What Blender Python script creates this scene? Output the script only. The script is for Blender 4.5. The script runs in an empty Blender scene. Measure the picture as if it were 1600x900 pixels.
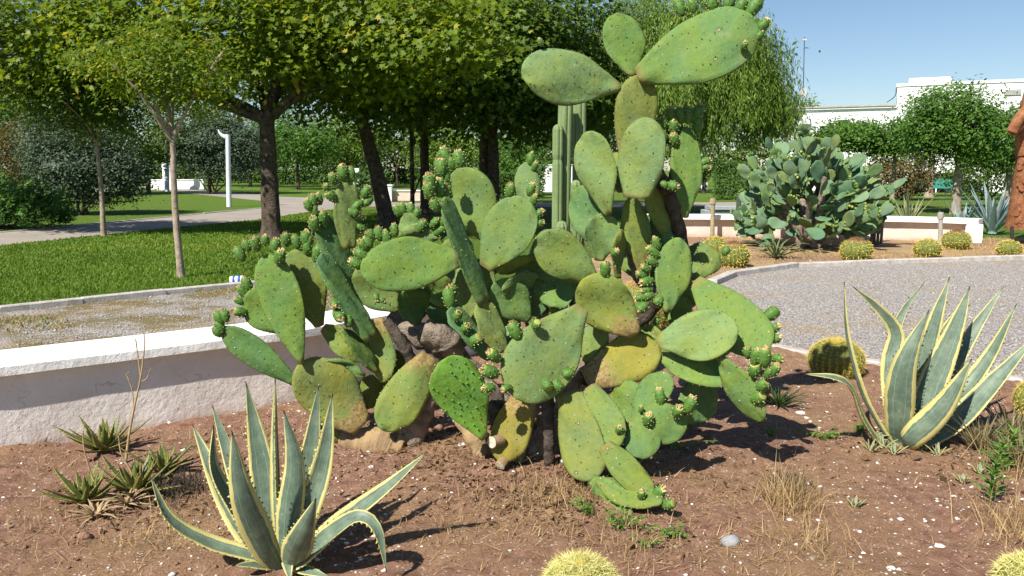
import bpy, math, random
import numpy as np
from mathutils import Vector, Matrix

# ------------------------------------------------------------------ camera, sky, sun, exposure
F, CX, CY, CAMZ = 1250.0, 800.0, 450.0, 1.6
PITCH = math.atan(185.0 / F)
SUN_PHI, SUN_EL = math.radians(53), math.radians(46)
SUNV = Vector((-math.cos(SUN_PHI) * math.cos(SUN_EL), -math.sin(SUN_PHI) * math.cos(SUN_EL), math.sin(SUN_EL)))

scene = bpy.context.scene
col = scene.collection
cam_d = bpy.data.cameras.new('camera')
cam_d.sensor_width = 36.0
cam_d.lens = 36.0 * F / 1600.0
cam_d.clip_end = 3000.0
cam_d.clip_start = 0.05
cam = bpy.data.objects.new('camera', cam_d)
cam.location = (0, 0, CAMZ)
cam.rotation_euler = (math.pi / 2 - PITCH, 0, 0)
col.objects.link(cam)
scene.camera = cam

world = bpy.data.worlds.new('World')
scene.world = world
world.use_nodes = True
wn = world.node_tree
for n in list(wn.nodes):
    wn.nodes.remove(n)
wo = wn.nodes.new('ShaderNodeOutputWorld')
wb = wn.nodes.new('ShaderNodeBackground')
ws = wn.nodes.new('ShaderNodeTexSky')
ws.sky_type = 'NISHITA'
ws.sun_disc = False
ws.sun_elevation = SUN_EL
ws.sun_rotation = math.atan2(SUNV.x, SUNV.y)
ws.air_density = 1.0
ws.dust_density = 0.25
ws.ozone_density = 3.5
wb.inputs['Strength'].default_value = 0.068
wn.links.new(ws.outputs[0], wb.inputs[0])
wn.links.new(wb.outputs[0], wo.inputs[0])

sun_d = bpy.data.lights.new('sun', 'SUN')
sun_d.energy = 5.0
sun_d.angle = math.radians(0.53)
sun_d.color = (1.0, 0.94, 0.84)
sun = bpy.data.objects.new('sun', sun_d)
sun.rotation_euler = (-SUNV).to_track_quat('-Z', 'Y').to_euler()
sun.location = SUNV * 30
col.objects.link(sun)

scene.view_settings.view_transform = 'Standard'
scene.view_settings.look = 'None'
scene.view_settings.exposure = 0.72
scene.view_settings.gamma = 1.0
scene.view_settings.use_curve_mapping = False
scene.cycles.max_bounces = 4
scene.cycles.diffuse_bounces = 3
scene.cycles.glossy_bounces = 2
scene.cycles.transmission_bounces = 3
scene.cycles.transparent_max_bounces = 2
scene.cycles.use_denoising = True

# ------------------------------------------------------------------ helpers
FWD = Vector((0, math.cos(PITCH), -math.sin(PITCH)))
UPV = Vector((0, math.sin(PITCH), math.cos(PITCH)))
CAMP = Vector((0, 0, CAMZ))
UP = Vector((0, 0, 1))

def ray(px, py):
    return FWD + Vector((1, 0, 0)) * ((px - CX) / F) + UPV * ((CY - py) / F)

def AT(px, py, Y):
    d = ray(px, py)
    return CAMP + d * (Y / d.y)

def GR(px, py, z=0.0):
    d = ray(px, py)
    t = (z - CAMZ) / d.z
    return CAMP + d * t

def MPP(p):
    """metres per photo pixel at a world point"""
    return (Vector(p) - CAMP).dot(FWD) / F

def link(o, parent=None):
    col.objects.link(o)
    if parent is not None:
        o.parent = parent
    return o

def mesh_from(name, verts, faces, mats, midx=None, smooth=True, attrs=None):
    me = bpy.data.meshes.new(name)
    me.from_pydata([tuple(v) for v in verts], [], [tuple(f) for f in faces])
    for m in (mats if isinstance(mats, (list, tuple)) else [mats]):
        me.materials.append(m)
    if midx is not None:
        me.polygons.foreach_set('material_index', np.asarray(midx, dtype=np.int32))
    if smooth is True:
        me.polygons.foreach_set('use_smooth', np.ones(len(me.polygons), dtype=bool))
    elif smooth is not False:
        me.polygons.foreach_set('use_smooth', np.asarray(smooth, dtype=bool))
    if attrs:
        for k, v in attrs.items():
            a = me.attributes.new(k, 'FLOAT', 'POINT')
            a.data.foreach_set('value', np.asarray(v, dtype=np.float32))
    me.update()
    return me

def fast_mesh(name, V, Fc, mat, tone=None, smooth=False):
    """V (n,3) array, Fc (m,k) array of equal polygons"""
    me = bpy.data.meshes.new(name)
    V = np.asarray(V, dtype=np.float32); Fc = np.asarray(Fc, dtype=np.int32)
    me.vertices.add(len(V)); me.vertices.foreach_set('co', V.ravel())
    m, k = Fc.shape
    me.loops.add(m * k); me.loops.foreach_set('vertex_index', Fc.ravel())
    me.polygons.add(m)
    me.polygons.foreach_set('loop_start', np.arange(0, m * k, k, dtype=np.int32))
    me.polygons.foreach_set('loop_total', np.full(m, k, dtype=np.int32))
    if smooth:
        me.polygons.foreach_set('use_smooth', np.ones(m, dtype=bool))
    for mm in (mat if isinstance(mat, (list, tuple)) else [mat]):
        me.materials.append(mm)
    if tone is not None:
        a = me.attributes.new('tone', 'FLOAT', 'POINT')
        a.data.foreach_set('value', np.asarray(tone, dtype=np.float32))
    me.update(calc_edges=True)
    return me

def obj(name, me, parent=None, loc=None):
    o = bpy.data.objects.new(name, me)
    link(o, parent)
    if loc is not None:
        o.location = loc
    return o

def tag(o, label=None, cat=None, group=None, kind=None):
    if label: o['label'] = label
    if cat: o['category'] = cat
    if group: o['group'] = group
    if kind: o['kind'] = kind
    return o

def thing(name, loc, label, cat, group=None, rz=0.0):
    o = bpy.data.objects.new(name, None)
    o.empty_display_size = 0.1
    link(o)
    o.location = loc
    o.rotation_euler = (0, 0, rz)
    return tag(o, label, cat, group)

class MB:
    """collects shapes for one mesh, in coordinates relative to origin"""
    def __init__(s, origin=(0, 0, 0)):
        s.o = Vector(origin); s.v = []; s.f = []; s.m = []; s.sm = []
    def add(s, vs, fs, m=0, smooth=True):
        b = len(s.v)
        s.v += [Vector(v) - s.o for v in vs]
        for f in fs:
            s.f.append([i + b for i in f]); s.m.append(m); s.sm.append(smooth)
    def tube(s, pts, rads, n=10, m=0, caps=True, flat=1.0, rnd=0.0, seed=0):
        R = random.Random(seed)
        pts = [Vector(p) for p in pts]
        vs, fs = [], []
        ref = None
        for i, p in enumerate(pts):
            t = (pts[min(i + 1, len(pts) - 1)] - pts[max(i - 1, 0)]).normalized()
            if ref is None:
                a = Vector((1, 0, 0)) if abs(t.x) < 0.8 else Vector((0, 1, 0))
                ref = (a - t * a.dot(t)).normalized()
            else:
                ref = (ref - t * ref.dot(t)).normalized()
            b = t.cross(ref)
            for k in range(n):
                an = 2 * math.pi * k / n
                r = rads[i] * (1 + R.uniform(-rnd, rnd))
                vs.append(p + ref * (math.cos(an) * r) + b * (math.sin(an) * r * flat))
        for i in range(len(pts) - 1):
            for k in range(n):
                k2 = (k + 1) % n
                fs.append([i * n + k, i * n + k2, (i + 1) * n + k2, (i + 1) * n + k])
        s.add(vs, fs, m)
        if caps:
            s.add(vs[:n], [list(range(n))[::-1]], m, False)
            s.add(vs[-n:], [list(range(n))], m, False)
    def box(s, c, size, rz=0.0, m=0, bev=0.0):
        c = Vector(c); hx, hy, hz = size[0] / 2, size[1] / 2, size[2] / 2
        cs, sn = math.cos(rz), math.sin(rz)
        def P(x, y, z):
            return c + Vector((x * cs - y * sn, x * sn + y * cs, z))
        if bev <= 0:
            vs = [P(x, y, z) for z in (-hz, hz) for y in (-hy, hy) for x in (-hx, hx)]
            fs = [[0, 2, 3, 1], [4, 5, 7, 6], [0, 1, 5, 4], [2, 6, 7, 3], [0, 4, 6, 2], [1, 3, 7, 5]]
            s.add(vs, fs, m, False)
        else:
            b = bev
            vs = []
            for z, k in ((-hz, 1), (-hz + b, 0), (hz - b, 0), (hz, 1)):
                q = b if k else 0
                vs += [P(-hx + q + (b if not k else 0) * 0, -hy + q, z), P(hx - q, -hy + q, z), P(hx - q, hy - q, z), P(-hx + q, hy - q, z)]
            fs = [[3, 2, 1, 0], [12, 13, 14, 15]]
            for r in range(3):
                for k in range(4):
                    k2 = (k + 1) % 4
                    fs.append([r * 4 + k, r * 4 + k2, r * 4 + 4 + k2, r * 4 + 4 + k])
            s.add(vs, fs, m, False)
    def build(s, name, mats, parent=None, loc=None):
        me = mesh_from(name, s.v, s.f, mats, s.m, s.sm)
        return obj(name, me, parent, loc)

def catmull(pts, n):
    pts = [Vector(p) for p in pts]
    P = [pts[0] * 2 - pts[1]] + pts + [pts[-1] * 2 - pts[-2]]
    seg = len(pts) - 1
    # parametrise by length
    L = [0]
    for i in range(seg):
        L.append(L[-1] + (pts[i + 1] - pts[i]).length)
    out = []
    for j in range(n):
        d = L[-1] * j / (n - 1)
        i = 0
        while i < seg - 1 and d > L[i + 1]:
            i += 1
        t = (d - L[i]) / max(1e-9, L[i + 1] - L[i])
        a, b, c, e = P[i], P[i + 1], P[i + 2], P[i + 3]
        out.append(0.5 * ((2 * b) + (c - a) * t + (2 * a - 5 * b + 4 * c - e) * t * t + (3 * b - a - 3 * c + e) * t ** 3))
    return out

# ------------------------------------------------------------------ materials
def node_mat(name):
    m = bpy.data.materials.new(name)
    m.use_nodes = True
    nt = m.node_tree
    b = nt.nodes.get('Principled BSDF')
    return m, nt, b

class NT:
    def __init__(s, nt): s.nt = nt
    def n(s, typ, **kw):
        x = s.nt.nodes.new(typ)
        for k, v in kw.items():
            setattr(x, k, v)
        return x
    def l(s, a, b): s.nt.links.new(a, b)
    def noise(s, vec, scale, detail=4, rough=0.55, dist=0.0):
        x = s.n('ShaderNodeTexNoise')
        x.inputs['Scale'].default_value = scale
        x.inputs['Detail'].default_value = detail
        x.inputs['Roughness'].default_value = rough
        x.inputs['Distortion'].default_value = dist
        if vec is not None: s.l(vec, x.inputs['Vector'])
        return x.outputs['Fac']
    def voro(s, vec, scale, feature='F1', out='Distance', rand=1.0):
        x = s.n('ShaderNodeTexVoronoi', feature=feature)
        x.inputs['Scale'].default_value = scale
        x.inputs['Randomness'].default_value = rand
        if vec is not None: s.l(vec, x.inputs['Vector'])
        return x.outputs[out]
    def ramp(s, fac, stops):
        x = s.n('ShaderNodeValToRGB')
        e = x.color_ramp.elements
        while len(e) > 1: e.remove(e[-1])
        e[0].position = stops[0][0]; e[0].color = (*stops[0][1], 1)
        for p, c in stops[1:]:
            k = e.new(p); k.color = (*c, 1)
        s.l(fac, x.inputs['Fac'])
        return x.outputs['Color']
    def mapr(s, v, a, b, c=0.0, d=1.0, smooth=False):
        x = s.n('ShaderNodeMapRange')
        if smooth: x.interpolation_type = 'SMOOTHSTEP'
        s.l(v, x.inputs['Value'])
        x.inputs['From Min'].default_value = a; x.inputs['From Max'].default_value = b
        x.inputs['To Min'].default_value = c; x.inputs['To Max'].default_value = d
        return x.outputs['Result']
    def mix(s, fac, a, b, mode='MIX'):
        x = s.n('ShaderNodeMix', data_type='RGBA', blend_type=mode)
        for sock, v in ((x.inputs[0], fac), (x.inputs[6], a), (x.inputs[7], b)):
            if isinstance(v, (int, float)): sock.default_value = v
            elif isinstance(v, (tuple, list)): sock.default_value = (*v[:3], 1)
            else: s.l(v, sock)
        return x.outputs[2]
    def math(s, op, a, b=None):
        x = s.n('ShaderNodeMath', operation=op)
        for i, v in enumerate((a, b)):
            if v is None: continue
            if isinstance(v, (int, float)): x.inputs[i].default_value = v
            else: s.l(v, x.inputs[i])
        return x.outputs[0]
    def coord(s, kind='Object'):
        return s.n('ShaderNodeTexCoord').outputs[kind]
    def pos(s):
        return s.n('ShaderNodeNewGeometry').outputs['Position']
    def bump(s, h, strength, dist, bsdf, prev=None):
        x = s.n('ShaderNodeBump')
        x.inputs['Strength'].default_value = strength
        x.inputs['Distance'].default_value = dist
        s.l(h, x.inputs['Height'])
        if prev is not None: s.l(prev, x.inputs['Normal'])
        s.l(x.outputs[0], bsdf.inputs['Normal'])
        return x.outputs[0]
    def attr(s, name):
        x = s.n('ShaderNodeAttribute'); x.attribute_name = name
        return x.outputs['Fac']

def simple_mat(name, c1, c2, scale=8.0, rough=0.8, bump=0.2, bdist=0.01, bscale=None, spec=0.3, world_co=False, detail=5):
    m, nt, b = node_mat(name)
    k = NT(nt)
    v = k.pos() if world_co else k.coord()
    f = k.noise(v, scale, detail)
    c = k.ramp(k.mapr(f, 0.3, 0.7), [(0, c1), (1, c2)])
    k.l(c, b.inputs['Base Color'])
    b.inputs['Roughness'].default_value = rough
    b.inputs['Specular IOR Level'].default_value = spec
    if bump > 0:
        k.bump(k.noise(v, bscale or scale * 4, 6, 0.6), bump, bdist, b)
    return m

def leaf_mat(name, dark, light, yellow=None, trans=0.35, rough=0.55, yfrac=0.12, spec=0.3):
    """foliage: colour varies by the per-leaf attribute tone; thin leaves let light through"""
    m, nt, b = node_mat(name)
    k = NT(nt)
    t = k.attr('tone')
    st = [(0.0, dark), (0.55, tuple((a + c) / 2 for a, c in zip(dark, light))), (1.0 - (yfrac if yellow else 0), light)]
    if yellow: st.append((1.0, yellow))
    c = k.ramp(t, st)
    n = k.noise(k.pos(), 0.9, 3)
    c = k.mix(k.mapr(n, 0.35, 0.65, 0.0, 0.5), c, tuple(0.5 * x + 0.5 * y for x, y in zip(dark, light)), 'MIX')
    k.l(c, b.inputs['Base Color'])
    b.inputs['Roughness'].default_value = rough
    b.inputs['Specular IOR Level'].default_value = spec
    tr = k.n('ShaderNodeBsdfTranslucent')
    tc = k.mix(1.0, c, (1.25, 1.15, 0.55), 'MULTIPLY')
    k.l(tc, tr.inputs['Color'])
    mx = k.n('ShaderNodeMixShader'); mx.inputs[0].default_value = trans
    k.l(b.outputs[0], mx.inputs[1]); k.l(tr.outputs[0], mx.inputs[2])
    k.l(mx.outputs[0], nt.nodes['Material Output'].inputs[0])
    return m

def make_pad_mat():
    m, nt, b = node_mat('cactus_pad_skin')
    k = NT(nt)
    oi = k.n('ShaderNodeObjectInfo')
    v = k.coord()
    off = k.n('ShaderNodeVectorMath', operation='ADD')
    k.l(v, off.inputs[0])
    sc = k.n('ShaderNodeVectorMath', operation='SCALE'); sc.inputs['Scale'].default_value = 40.0
    cmb = k.n('ShaderNodeCombineXYZ')
    for i in range(3): k.l(oi.outputs['Random'], cmb.inputs[i])
    k.l(cmb.outputs[0], sc.inputs[0]); k.l(sc.outputs[0], off.inputs[1])
    v = off.outputs[0]
    base = oi.outputs['Color']
    n1 = k.noise(v, 7, 3)
    n2 = k.noise(v, 34, 5, 0.6)
    yel = k.mix(1.0, base, (1.22, 1.06, 0.72), 'MULTIPLY')
    blu = k.mix(1.0, base, (0.92, 0.98, 1.12), 'MULTIPLY')
    c = k.mix(k.mapr(n1, 0.32, 0.68), blu, yel)
    dk = k.mix(1.0, c, (0.72, 0.78, 0.72), 'MULTIPLY')
    c = k.mix(k.mapr(n2, 0.35, 0.7, 0.75, 0.0), c, dk)
    # pale waxy scuffs
    n3 = k.noise(v, 60, 6, 0.75)
    c = k.mix(k.mapr(n3, 0.63, 0.72, 0, 0.55), c, (0.42, 0.44, 0.30))
    # scratches
    w = k.n('ShaderNodeTexNoise'); w.inputs['Scale'].default_value = 9; w.inputs['Detail'].default_value = 2
    w.inputs['Distortion'].default_value = 2.2
    k.l(v, w.inputs['Vector'])
    scr = k.math('ABSOLUTE', k.math('SUBTRACT', w.outputs['Fac'], 0.5))
    c = k.mix(k.mapr(scr, 0.0, 0.004, 0.28, 0.0), c, (0.40, 0.36, 0.20))
    sv = k.n('ShaderNodeTexVoronoi'); sv.inputs['Scale'].default_value = 17; k.l(v, sv.inputs['Vector'])
    sb = k.n('ShaderNodeRGBToBW'); k.l(sv.outputs['Color'], sb.inputs[0])
    pick = k.mapr(sb.outputs[0], 0.80, 0.82)
    dd = k.math('ADD', sv.outputs['Distance'], k.math('MULTIPLY', k.math('SUBTRACT', n3, 0.5), 0.25))
    c = k.mix(k.math('MULTIPLY', pick, k.mapr(dd, 0.16, 0.20, 0.8, 0)), c, (0.07, 0.05, 0.03))
    c = k.mix(k.math('MULTIPLY', pick, k.mapr(dd, 0.09, 0.13, 0.9, 0)), c, (0.34, 0.29, 0.19))
    # dust and dry blotches
    c = k.mix(k.mapr(k.noise(v, 11, 7, 0.75), 0.56, 0.72, 0, 0.38), c, (0.27, 0.25, 0.13))
    # age: corky ochre from the base and in patches
    u = k.attr('u')
    old = oi.outputs['Alpha']
    pn = k.noise(v, 10, 6, 0.7)
    am = k.math('ADD', k.math('MULTIPLY', k.mapr(u, 0.0, 0.55, 1.0, 0.0), 0.55), k.math('MULTIPLY', pn, 0.75))
    thr = k.math('SUBTRACT', 1.22, old)
    f = k.mapr(k.math('SUBTRACT', am, thr), -0.12, 0.12, 0, 1, True)
    cork = k.ramp(k.noise(v, 55, 6, 0.7), [(0.3, (0.10, 0.065, 0.03)), (0.5, (0.24, 0.17, 0.07)), (0.72, (0.38, 0.30, 0.16))])
    c = k.mix(f, c, cork)
    yl = k.mapr(old, 0.3, 0.8, 0.0, 0.55)
    c = k.mix(k.math('MULTIPLY', yl, k.mapr(k.noise(v, 5, 4), 0.4, 0.62)), c, (0.26, 0.22, 0.035))
    # the narrow foot of each pad is pale yellow-brown
    c = k.mix(k.mapr(u, 0.0, 0.09, 0.65, 0.0), c, (0.22, 0.16, 0.06))
    k.l(c, b.inputs['Base Color'])
    b.inputs['Roughness'].default_value = 0.5
    k.l(k.mapr(n2, 0.3, 0.7, 0.62, 0.85), b.inputs['Roughness'])
    b.inputs['Specular IOR Level'].default_value = 0.13
    bp = k.bump(k.noise(v, 14, 5, 0.6), 0.5, 0.02, b)
    k.bump(k.noise(v, 120, 5, 0.6), 0.25, 0.002, b, bp)
    return m

M = {}
M['pad'] = make_pad_mat()
M['areole'] = simple_mat('areole', (0.035, 0.022, 0.01), (0.10, 0.07, 0.03), 60, 0.9, 0)
M['spine'] = simple_mat('pale_spine', (0.34, 0.33, 0.22), (0.5, 0.48, 0.36), 60, 0.7, 0)
M['fruit'] = simple_mat('fruit_skin', (0.045, 0.125, 0.02), (0.10, 0.20, 0.035), 45, 0.5, 0.3, 0.004, 200, 0.3)
M['fruit_dot'] = simple_mat('fruit_dot', (0.30, 0.32, 0.12), (0.45, 0.42, 0.2), 60, 0.8, 0)
M['fruit_flower'] = simple_mat('withered_flower', (0.36, 0.24, 0.09), (0.62, 0.50, 0.27), 160, 0.9, 0)
M['fruit_cup'] = simple_mat('fruit_cup', (0.25, 0.28, 0.05), (0.38, 0.36, 0.10), 120, 0.8, 0)
M['cork'] = simple_mat('corky_stem', (0.13, 0.10, 0.076), (0.36, 0.295, 0.235), 14, 0.95, 0.9, 0.03, 38, 0.1)
M['cork_dark'] = simple_mat('dead_dark_stem', (0.03, 0.024, 0.02), (0.13, 0.105, 0.085), 22, 0.95, 0.9, 0.02, 50, 0.1)
M['cork_orange'] = simple_mat('ochre_stem', (0.16, 0.11, 0.065), (0.40, 0.28, 0.15), 7, 0.9, 0.7, 0.015, 50, 0.1)
M['cut'] = simple_mat('fresh_cut_face', (0.34, 0.26, 0.15), (0.75, 0.70, 0.58), 70, 0.9, 0.5, 0.01, 90)

# ------------------------------------------------------------------ surface materials
def soil_mat():
    m, nt, b = node_mat('red_soil'); k = NT(nt)
    v = k.pos()
    n1 = k.noise(v, 1.1, 4); n2 = k.noise(v, 14, 8, 0.7); n3 = k.noise(v, 90, 6, 0.7)
    c = k.ramp(k.mapr(n2, 0.3, 0.7), [(0, (0.17, 0.088, 0.058)), (0.5, (0.30, 0.168, 0.114)), (1, (0.41, 0.25, 0.178))])
    straw = k.ramp(n3, [(0.3, (0.26, 0.155, 0.085)), (0.7, (0.41, 0.265, 0.15))])
    c = k.mix(k.mapr(n1, 0.44, 0.62, 0, 0.8), c, straw)
    c = k.mix(k.mapr(n3, 0.25, 0.5, 0.45, 0), c, (0.12, 0.06, 0.04))
    vd = k.voro(v, 70)
    sel = k.noise(v, 31, 2)
    c = k.mix(k.math('MULTIPLY', k.mapr(vd, 0.28, 0.34, 1, 0), k.mapr(sel, 0.56, 0.60)), c, (0.62, 0.55, 0.46))
    k.l(c, b.inputs['Base Color']); b.inputs['Roughness'].default_value = 0.95
    b.inputs['Specular IOR Level'].default_value = 0.1
    bp = k.bump(k.noise(v, 30, 8, 0.72), 0.9, 0.03, b)
    k.bump(k.noise(v, 170, 5, 0.7), 0.8, 0.008, b, bp)
    return m

def drybed_mat():
    m, nt, b = node_mat('dry_bed_soil'); k = NT(nt)
    v = k.pos()
    n1 = k.noise(v, 0.8, 5); n3 = k.noise(v, 45, 7, 0.75)
    c = k.ramp(k.mapr(n3, 0.3, 0.7), [(0, (0.17, 0.10, 0.065)), (0.5, (0.30, 0.19, 0.12)), (1, (0.40, 0.28, 0.19))])
    st = k.ramp(n3, [(0.3, (0.30, 0.20, 0.10)), (0.7, (0.50, 0.37, 0.20))])
    c = k.mix(k.mapr(n1, 0.42, 0.58), c, st)
    k.l(c, b.inputs['Base Color']); b.inputs['Roughness'].default_value = 0.95
    b.inputs['Specular IOR Level'].default_value = 0.1
    k.bump(k.noise(v, 40, 8, 0.75), 0.9, 0.03, b)
    return m

def gravel_mat(name, green=0.0):
    m, nt, b = node_mat(name); k = NT(nt)
    v = k.pos()
    vc = k.n('ShaderNodeTexVoronoi'); vc.inputs['Scale'].default_value = 58; k.l(v, vc.inputs['Vector'])
    bw = k.n('ShaderNodeRGBToBW'); k.l(vc.outputs['Color'], bw.inputs[0])
    c = k.ramp(bw.outputs[0], [(0.15, (0.25, 0.225, 0.205)), (0.5, (0.42, 0.39, 0.365)), (0.8, (0.56, 0.53, 0.50))])
    c = k.mix(k.mapr(vc.outputs['Distance'], 0.4, 0.7, 0, 0.6), c, (0.07, 0.06, 0.055))
    n1 = k.noise(v, 0.9, 6, 0.65); n3 = k.noise(v, 60, 6, 0.7)
    st = k.ramp(n3, [(0.3, (0.26, 0.18, 0.10)), (0.7, (0.44, 0.33, 0.19))])
    c = k.mix(k.mapr(n1, 0.52, 0.66, 0, 0.75), c, st)
    if green:
        g = k.ramp(n3, [(0.3, (0.10, 0.09, 0.03)), (0.55, (0.20, 0.15, 0.06)), (0.7, (0.12, 0.15, 0.03))])
        c = k.mix(k.mapr(k.noise(v, 1.7, 6, 0.7), 0.5 - green * 0.06, 0.57, 0, 0.9), c, g)
    k.l(c, b.inputs['Base Color']); b.inputs['Roughness'].default_value = 0.9
    b.inputs['Specular IOR Level'].default_value = 0.15
    inv = k.math('SUBTRACT', 1.0, vc.outputs['Distance'])
    bp = k.bump(inv, 0.8, 0.02, b)
    k.bump(n3, 0.5, 0.01, b, bp)
    return m

def lawn_mat():
    m, nt, b = node_mat('lawn_turf'); k = NT(nt)
    v = k.pos()
    n1 = k.noise(v, 0.35, 5); n2 = k.noise(v, 22, 8, 0.75)
    c = k.ramp(k.mapr(n2, 0.28, 0.72), [(0, (0.04, 0.08, 0.01)), (0.5, (0.10, 0.18, 0.022)), (1, (0.19, 0.28, 0.045))])
    c = k.mix(k.mapr(n1, 0.5, 0.68, 0, 0.55), c, (0.15, 0.15, 0.04))
    k.l(c, b.inputs['Base Color']); b.inputs['Roughness'].default_value = 0.9
    b.inputs['Specular IOR Level'].default_value = 0.15
    k.bump(k.noise(v, 35, 8, 0.8), 1.0, 0.06, b)
    return m

def asphalt_mat():
    m, nt, b = node_mat('path_asphalt'); k = NT(nt)
    v = k.pos()
    n1 = k.noise(v, 0.7, 4); n2 = k.noise(v, 120, 4, 0.7)
    c = k.ramp(n2, [(0.3, (0.20, 0.175, 0.155)), (0.7, (0.33, 0.295, 0.265))])
    c = k.mix(k.mapr(n1, 0.4, 0.65, 0, 0.5), c, (0.40, 0.33, 0.26))
    k.l(c, b.inputs['Base Color']); b.inputs['Roughness'].default_value = 0.9
    k.bump(n2, 0.3, 0.005, b)
    return m

def plaster_mat(name, c1, c2, stain=(0.42, 0.36, 0.31), streak=0.35):
    m, nt, b = node_mat(name); k = NT(nt)
    v = k.pos()
    n1 = k.noise(v, 3.0, 6, 0.65); n2 = k.noise(v, 40, 6, 0.65)
    c = k.ramp(k.mapr(n1, 0.3, 0.7), [(0, c1), (1, c2)])
    c = k.mix(k.mapr(k.noise(v, 11, 8, 0.75), 0.58, 0.72, 0, streak), c, stain)
    # soil splash along the foot of the wall
    sp = k.n('ShaderNodeSeparateXYZ'); k.l(v, sp.inputs[0])
    h = k.math('ADD', sp.outputs[2], k.math('MULTIPLY', k.math('SUBTRACT', n1, 0.5), 0.18))
    c = k.mix(k.mapr(h, 0.0, 0.09, 0.55, 0), c, (0.36, 0.22, 0.15))
    # hairline crack
    w = k.n('ShaderNodeTexNoise'); w.inputs['Scale'].default_value = 1.7; w.inputs['Detail'].default_value = 5
    k.l(v, w.inputs['Vector'])
    cr = k.math('ABSOLUTE', k.math('SUBTRACT', w.outputs['Fac'], 0.5))
    c = k.mix(k.mapr(cr, 0.0, 0.0022, 0.5, 0), c, (0.22, 0.18, 0.15))
    k.l(c, b.inputs['Base Color']); b.inputs['Roughness'].default_value = 0.85
    b.inputs['Specular IOR Level'].default_value = 0.2
    pits = k.mapr(k.voro(v, 26), 0.06, 0.16, 0, 1)
    pits2 = k.math('MAXIMUM', pits, k.mapr(k.noise(v, 9, 2), 0.5, 0.6, 1, 0))
    bp = k.bump(pits2, 0.55, 0.012, b)
    bp = k.bump(n1, 0.5, 0.04, b, bp)
    k.bump(n2, 0.45, 0.006, b, bp)
    return m

M['soil'] = soil_mat()
M['drybed'] = drybed_mat()
M['gravel'] = gravel_mat('grey_gravel')
M['gravel_weedy'] = gravel_mat('weedy_gravel', 1.0)
M['lawn'] = lawn_mat()
M['asphalt'] = asphalt_mat()
M['plaster'] = plaster_mat('white_plaster', (0.68, 0.615, 0.56), (0.80, 0.745, 0.695))
M['plaster_pink'] = plaster_mat('pinkish_plaster', (0.60, 0.47, 0.40), (0.70, 0.57, 0.50))
M['coping'] = plaster_mat('coping_paint', (0.80, 0.79, 0.77), (0.88, 0.87, 0.85), (0.6, 0.57, 0.53), 0.25)
M['concrete'] = simple_mat('kerb_concrete', (0.34, 0.31, 0.28), (0.56, 0.53, 0.49), 9, 0.9, 0.6, 0.02, 45, 0.15, True)
M['grey_concrete'] = simple_mat('grey_concrete', (0.25, 0.27, 0.29), (0.36, 0.38, 0.40), 5, 0.9, 0.4, 0.02, 30, 0.15, True)
M['white_paint'] = simple_mat('white_wall_paint', (0.78, 0.78, 0.78), (0.84, 0.84, 0.84), 1.2, 0.8, 0.1, 0.01, 12, 0.2, True)
M['stone_white'] = simple_mat('white_chip', (0.55, 0.50, 0.45), (0.80, 0.77, 0.72), 30, 0.8, 0.3, 0.005, 90, 0.2, True)
M['stone_grey'] = simple_mat('grey_stone', (0.33, 0.30, 0.28), (0.56, 0.525, 0.495), 18, 0.85, 0.4, 0.01, 90, 0.2, True)
M['stone_brown'] = simple_mat('clod', (0.17, 0.095, 0.065), (0.29, 0.17, 0.12), 18, 0.95, 0.6, 0.01, 60, 0.1, True)
M['bark'] = simple_mat('dark_bark', (0.045, 0.034, 0.026), (0.15, 0.115, 0.088), 9, 0.95, 1.0, 0.05, 26, 0.1)
M['bark_pale'] = simple_mat('pale_bark', (0.20, 0.155, 0.115), (0.42, 0.34, 0.26), 9, 0.9, 0.6, 0.02, 30, 0.1)
M['grass_blade'] = leaf_mat('grass_blade', (0.075, 0.15, 0.014), (0.19, 0.31, 0.035), (0.38, 0.33, 0.09), 0.35, 0.6, 0.08)
M['straw'] = leaf_mat('dry_straw', (0.24, 0.15, 0.065), (0.58, 0.43, 0.22), None, 0.2, 0.8)

# ------------------------------------------------------------------ ground sheets
def sheet(name, pix, z, mat, kind='structure', label=None, world_pts=None):
    pts = world_pts or [GR(*p) for p in pix]
    vs = [(p[0], p[1], z) for p in pts]
    a = sum(vs[i][0] * vs[(i + 1) % len(vs)][1] - vs[(i + 1) % len(vs)][0] * vs[i][1] for i in range(len(vs)))
    if a < 0: vs = vs[::-1]
    o = obj(name, mesh_from(name, vs, [list(range(len(vs)))], mat, smooth=False))
    o['kind'] = kind
    if label: o['label'] = label
    return o

def inpoly(P, poly):
    x, y = P[:, 0], P[:, 1]
    r = np.zeros(len(P), bool)
    n = len(poly)
    for i in range(n):
        x1, y1 = poly[i][0], poly[i][1]; x2, y2 = poly[(i + 1) % n][0], poly[(i + 1) % n][1]
        c = ((y1 > y) != (y2 > y)) & (x < (x2 - x1) * (y - y1) / (y2 - y1 + 1e-12) + x1)
        r ^= c
    return r

S = 900.0
sheet('ground', None, -0.016, M['lawn'], label='green lawn running to the horizon', world_pts=[(-S, -60), (S, -60), (S, 1500), (-S, 1500)])

court_px = [(1990, 655), (1600, 603), (1480, 588), (1380, 576), (1280, 563), (1205, 547), (1150, 522), (1112, 492), (1092, 464),
            (1104, 444), (1135, 431), (1240, 416), (1400, 410), (1600, 404), (1990, 398)]
COURT = [GR(*p) for p in court_px]
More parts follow.
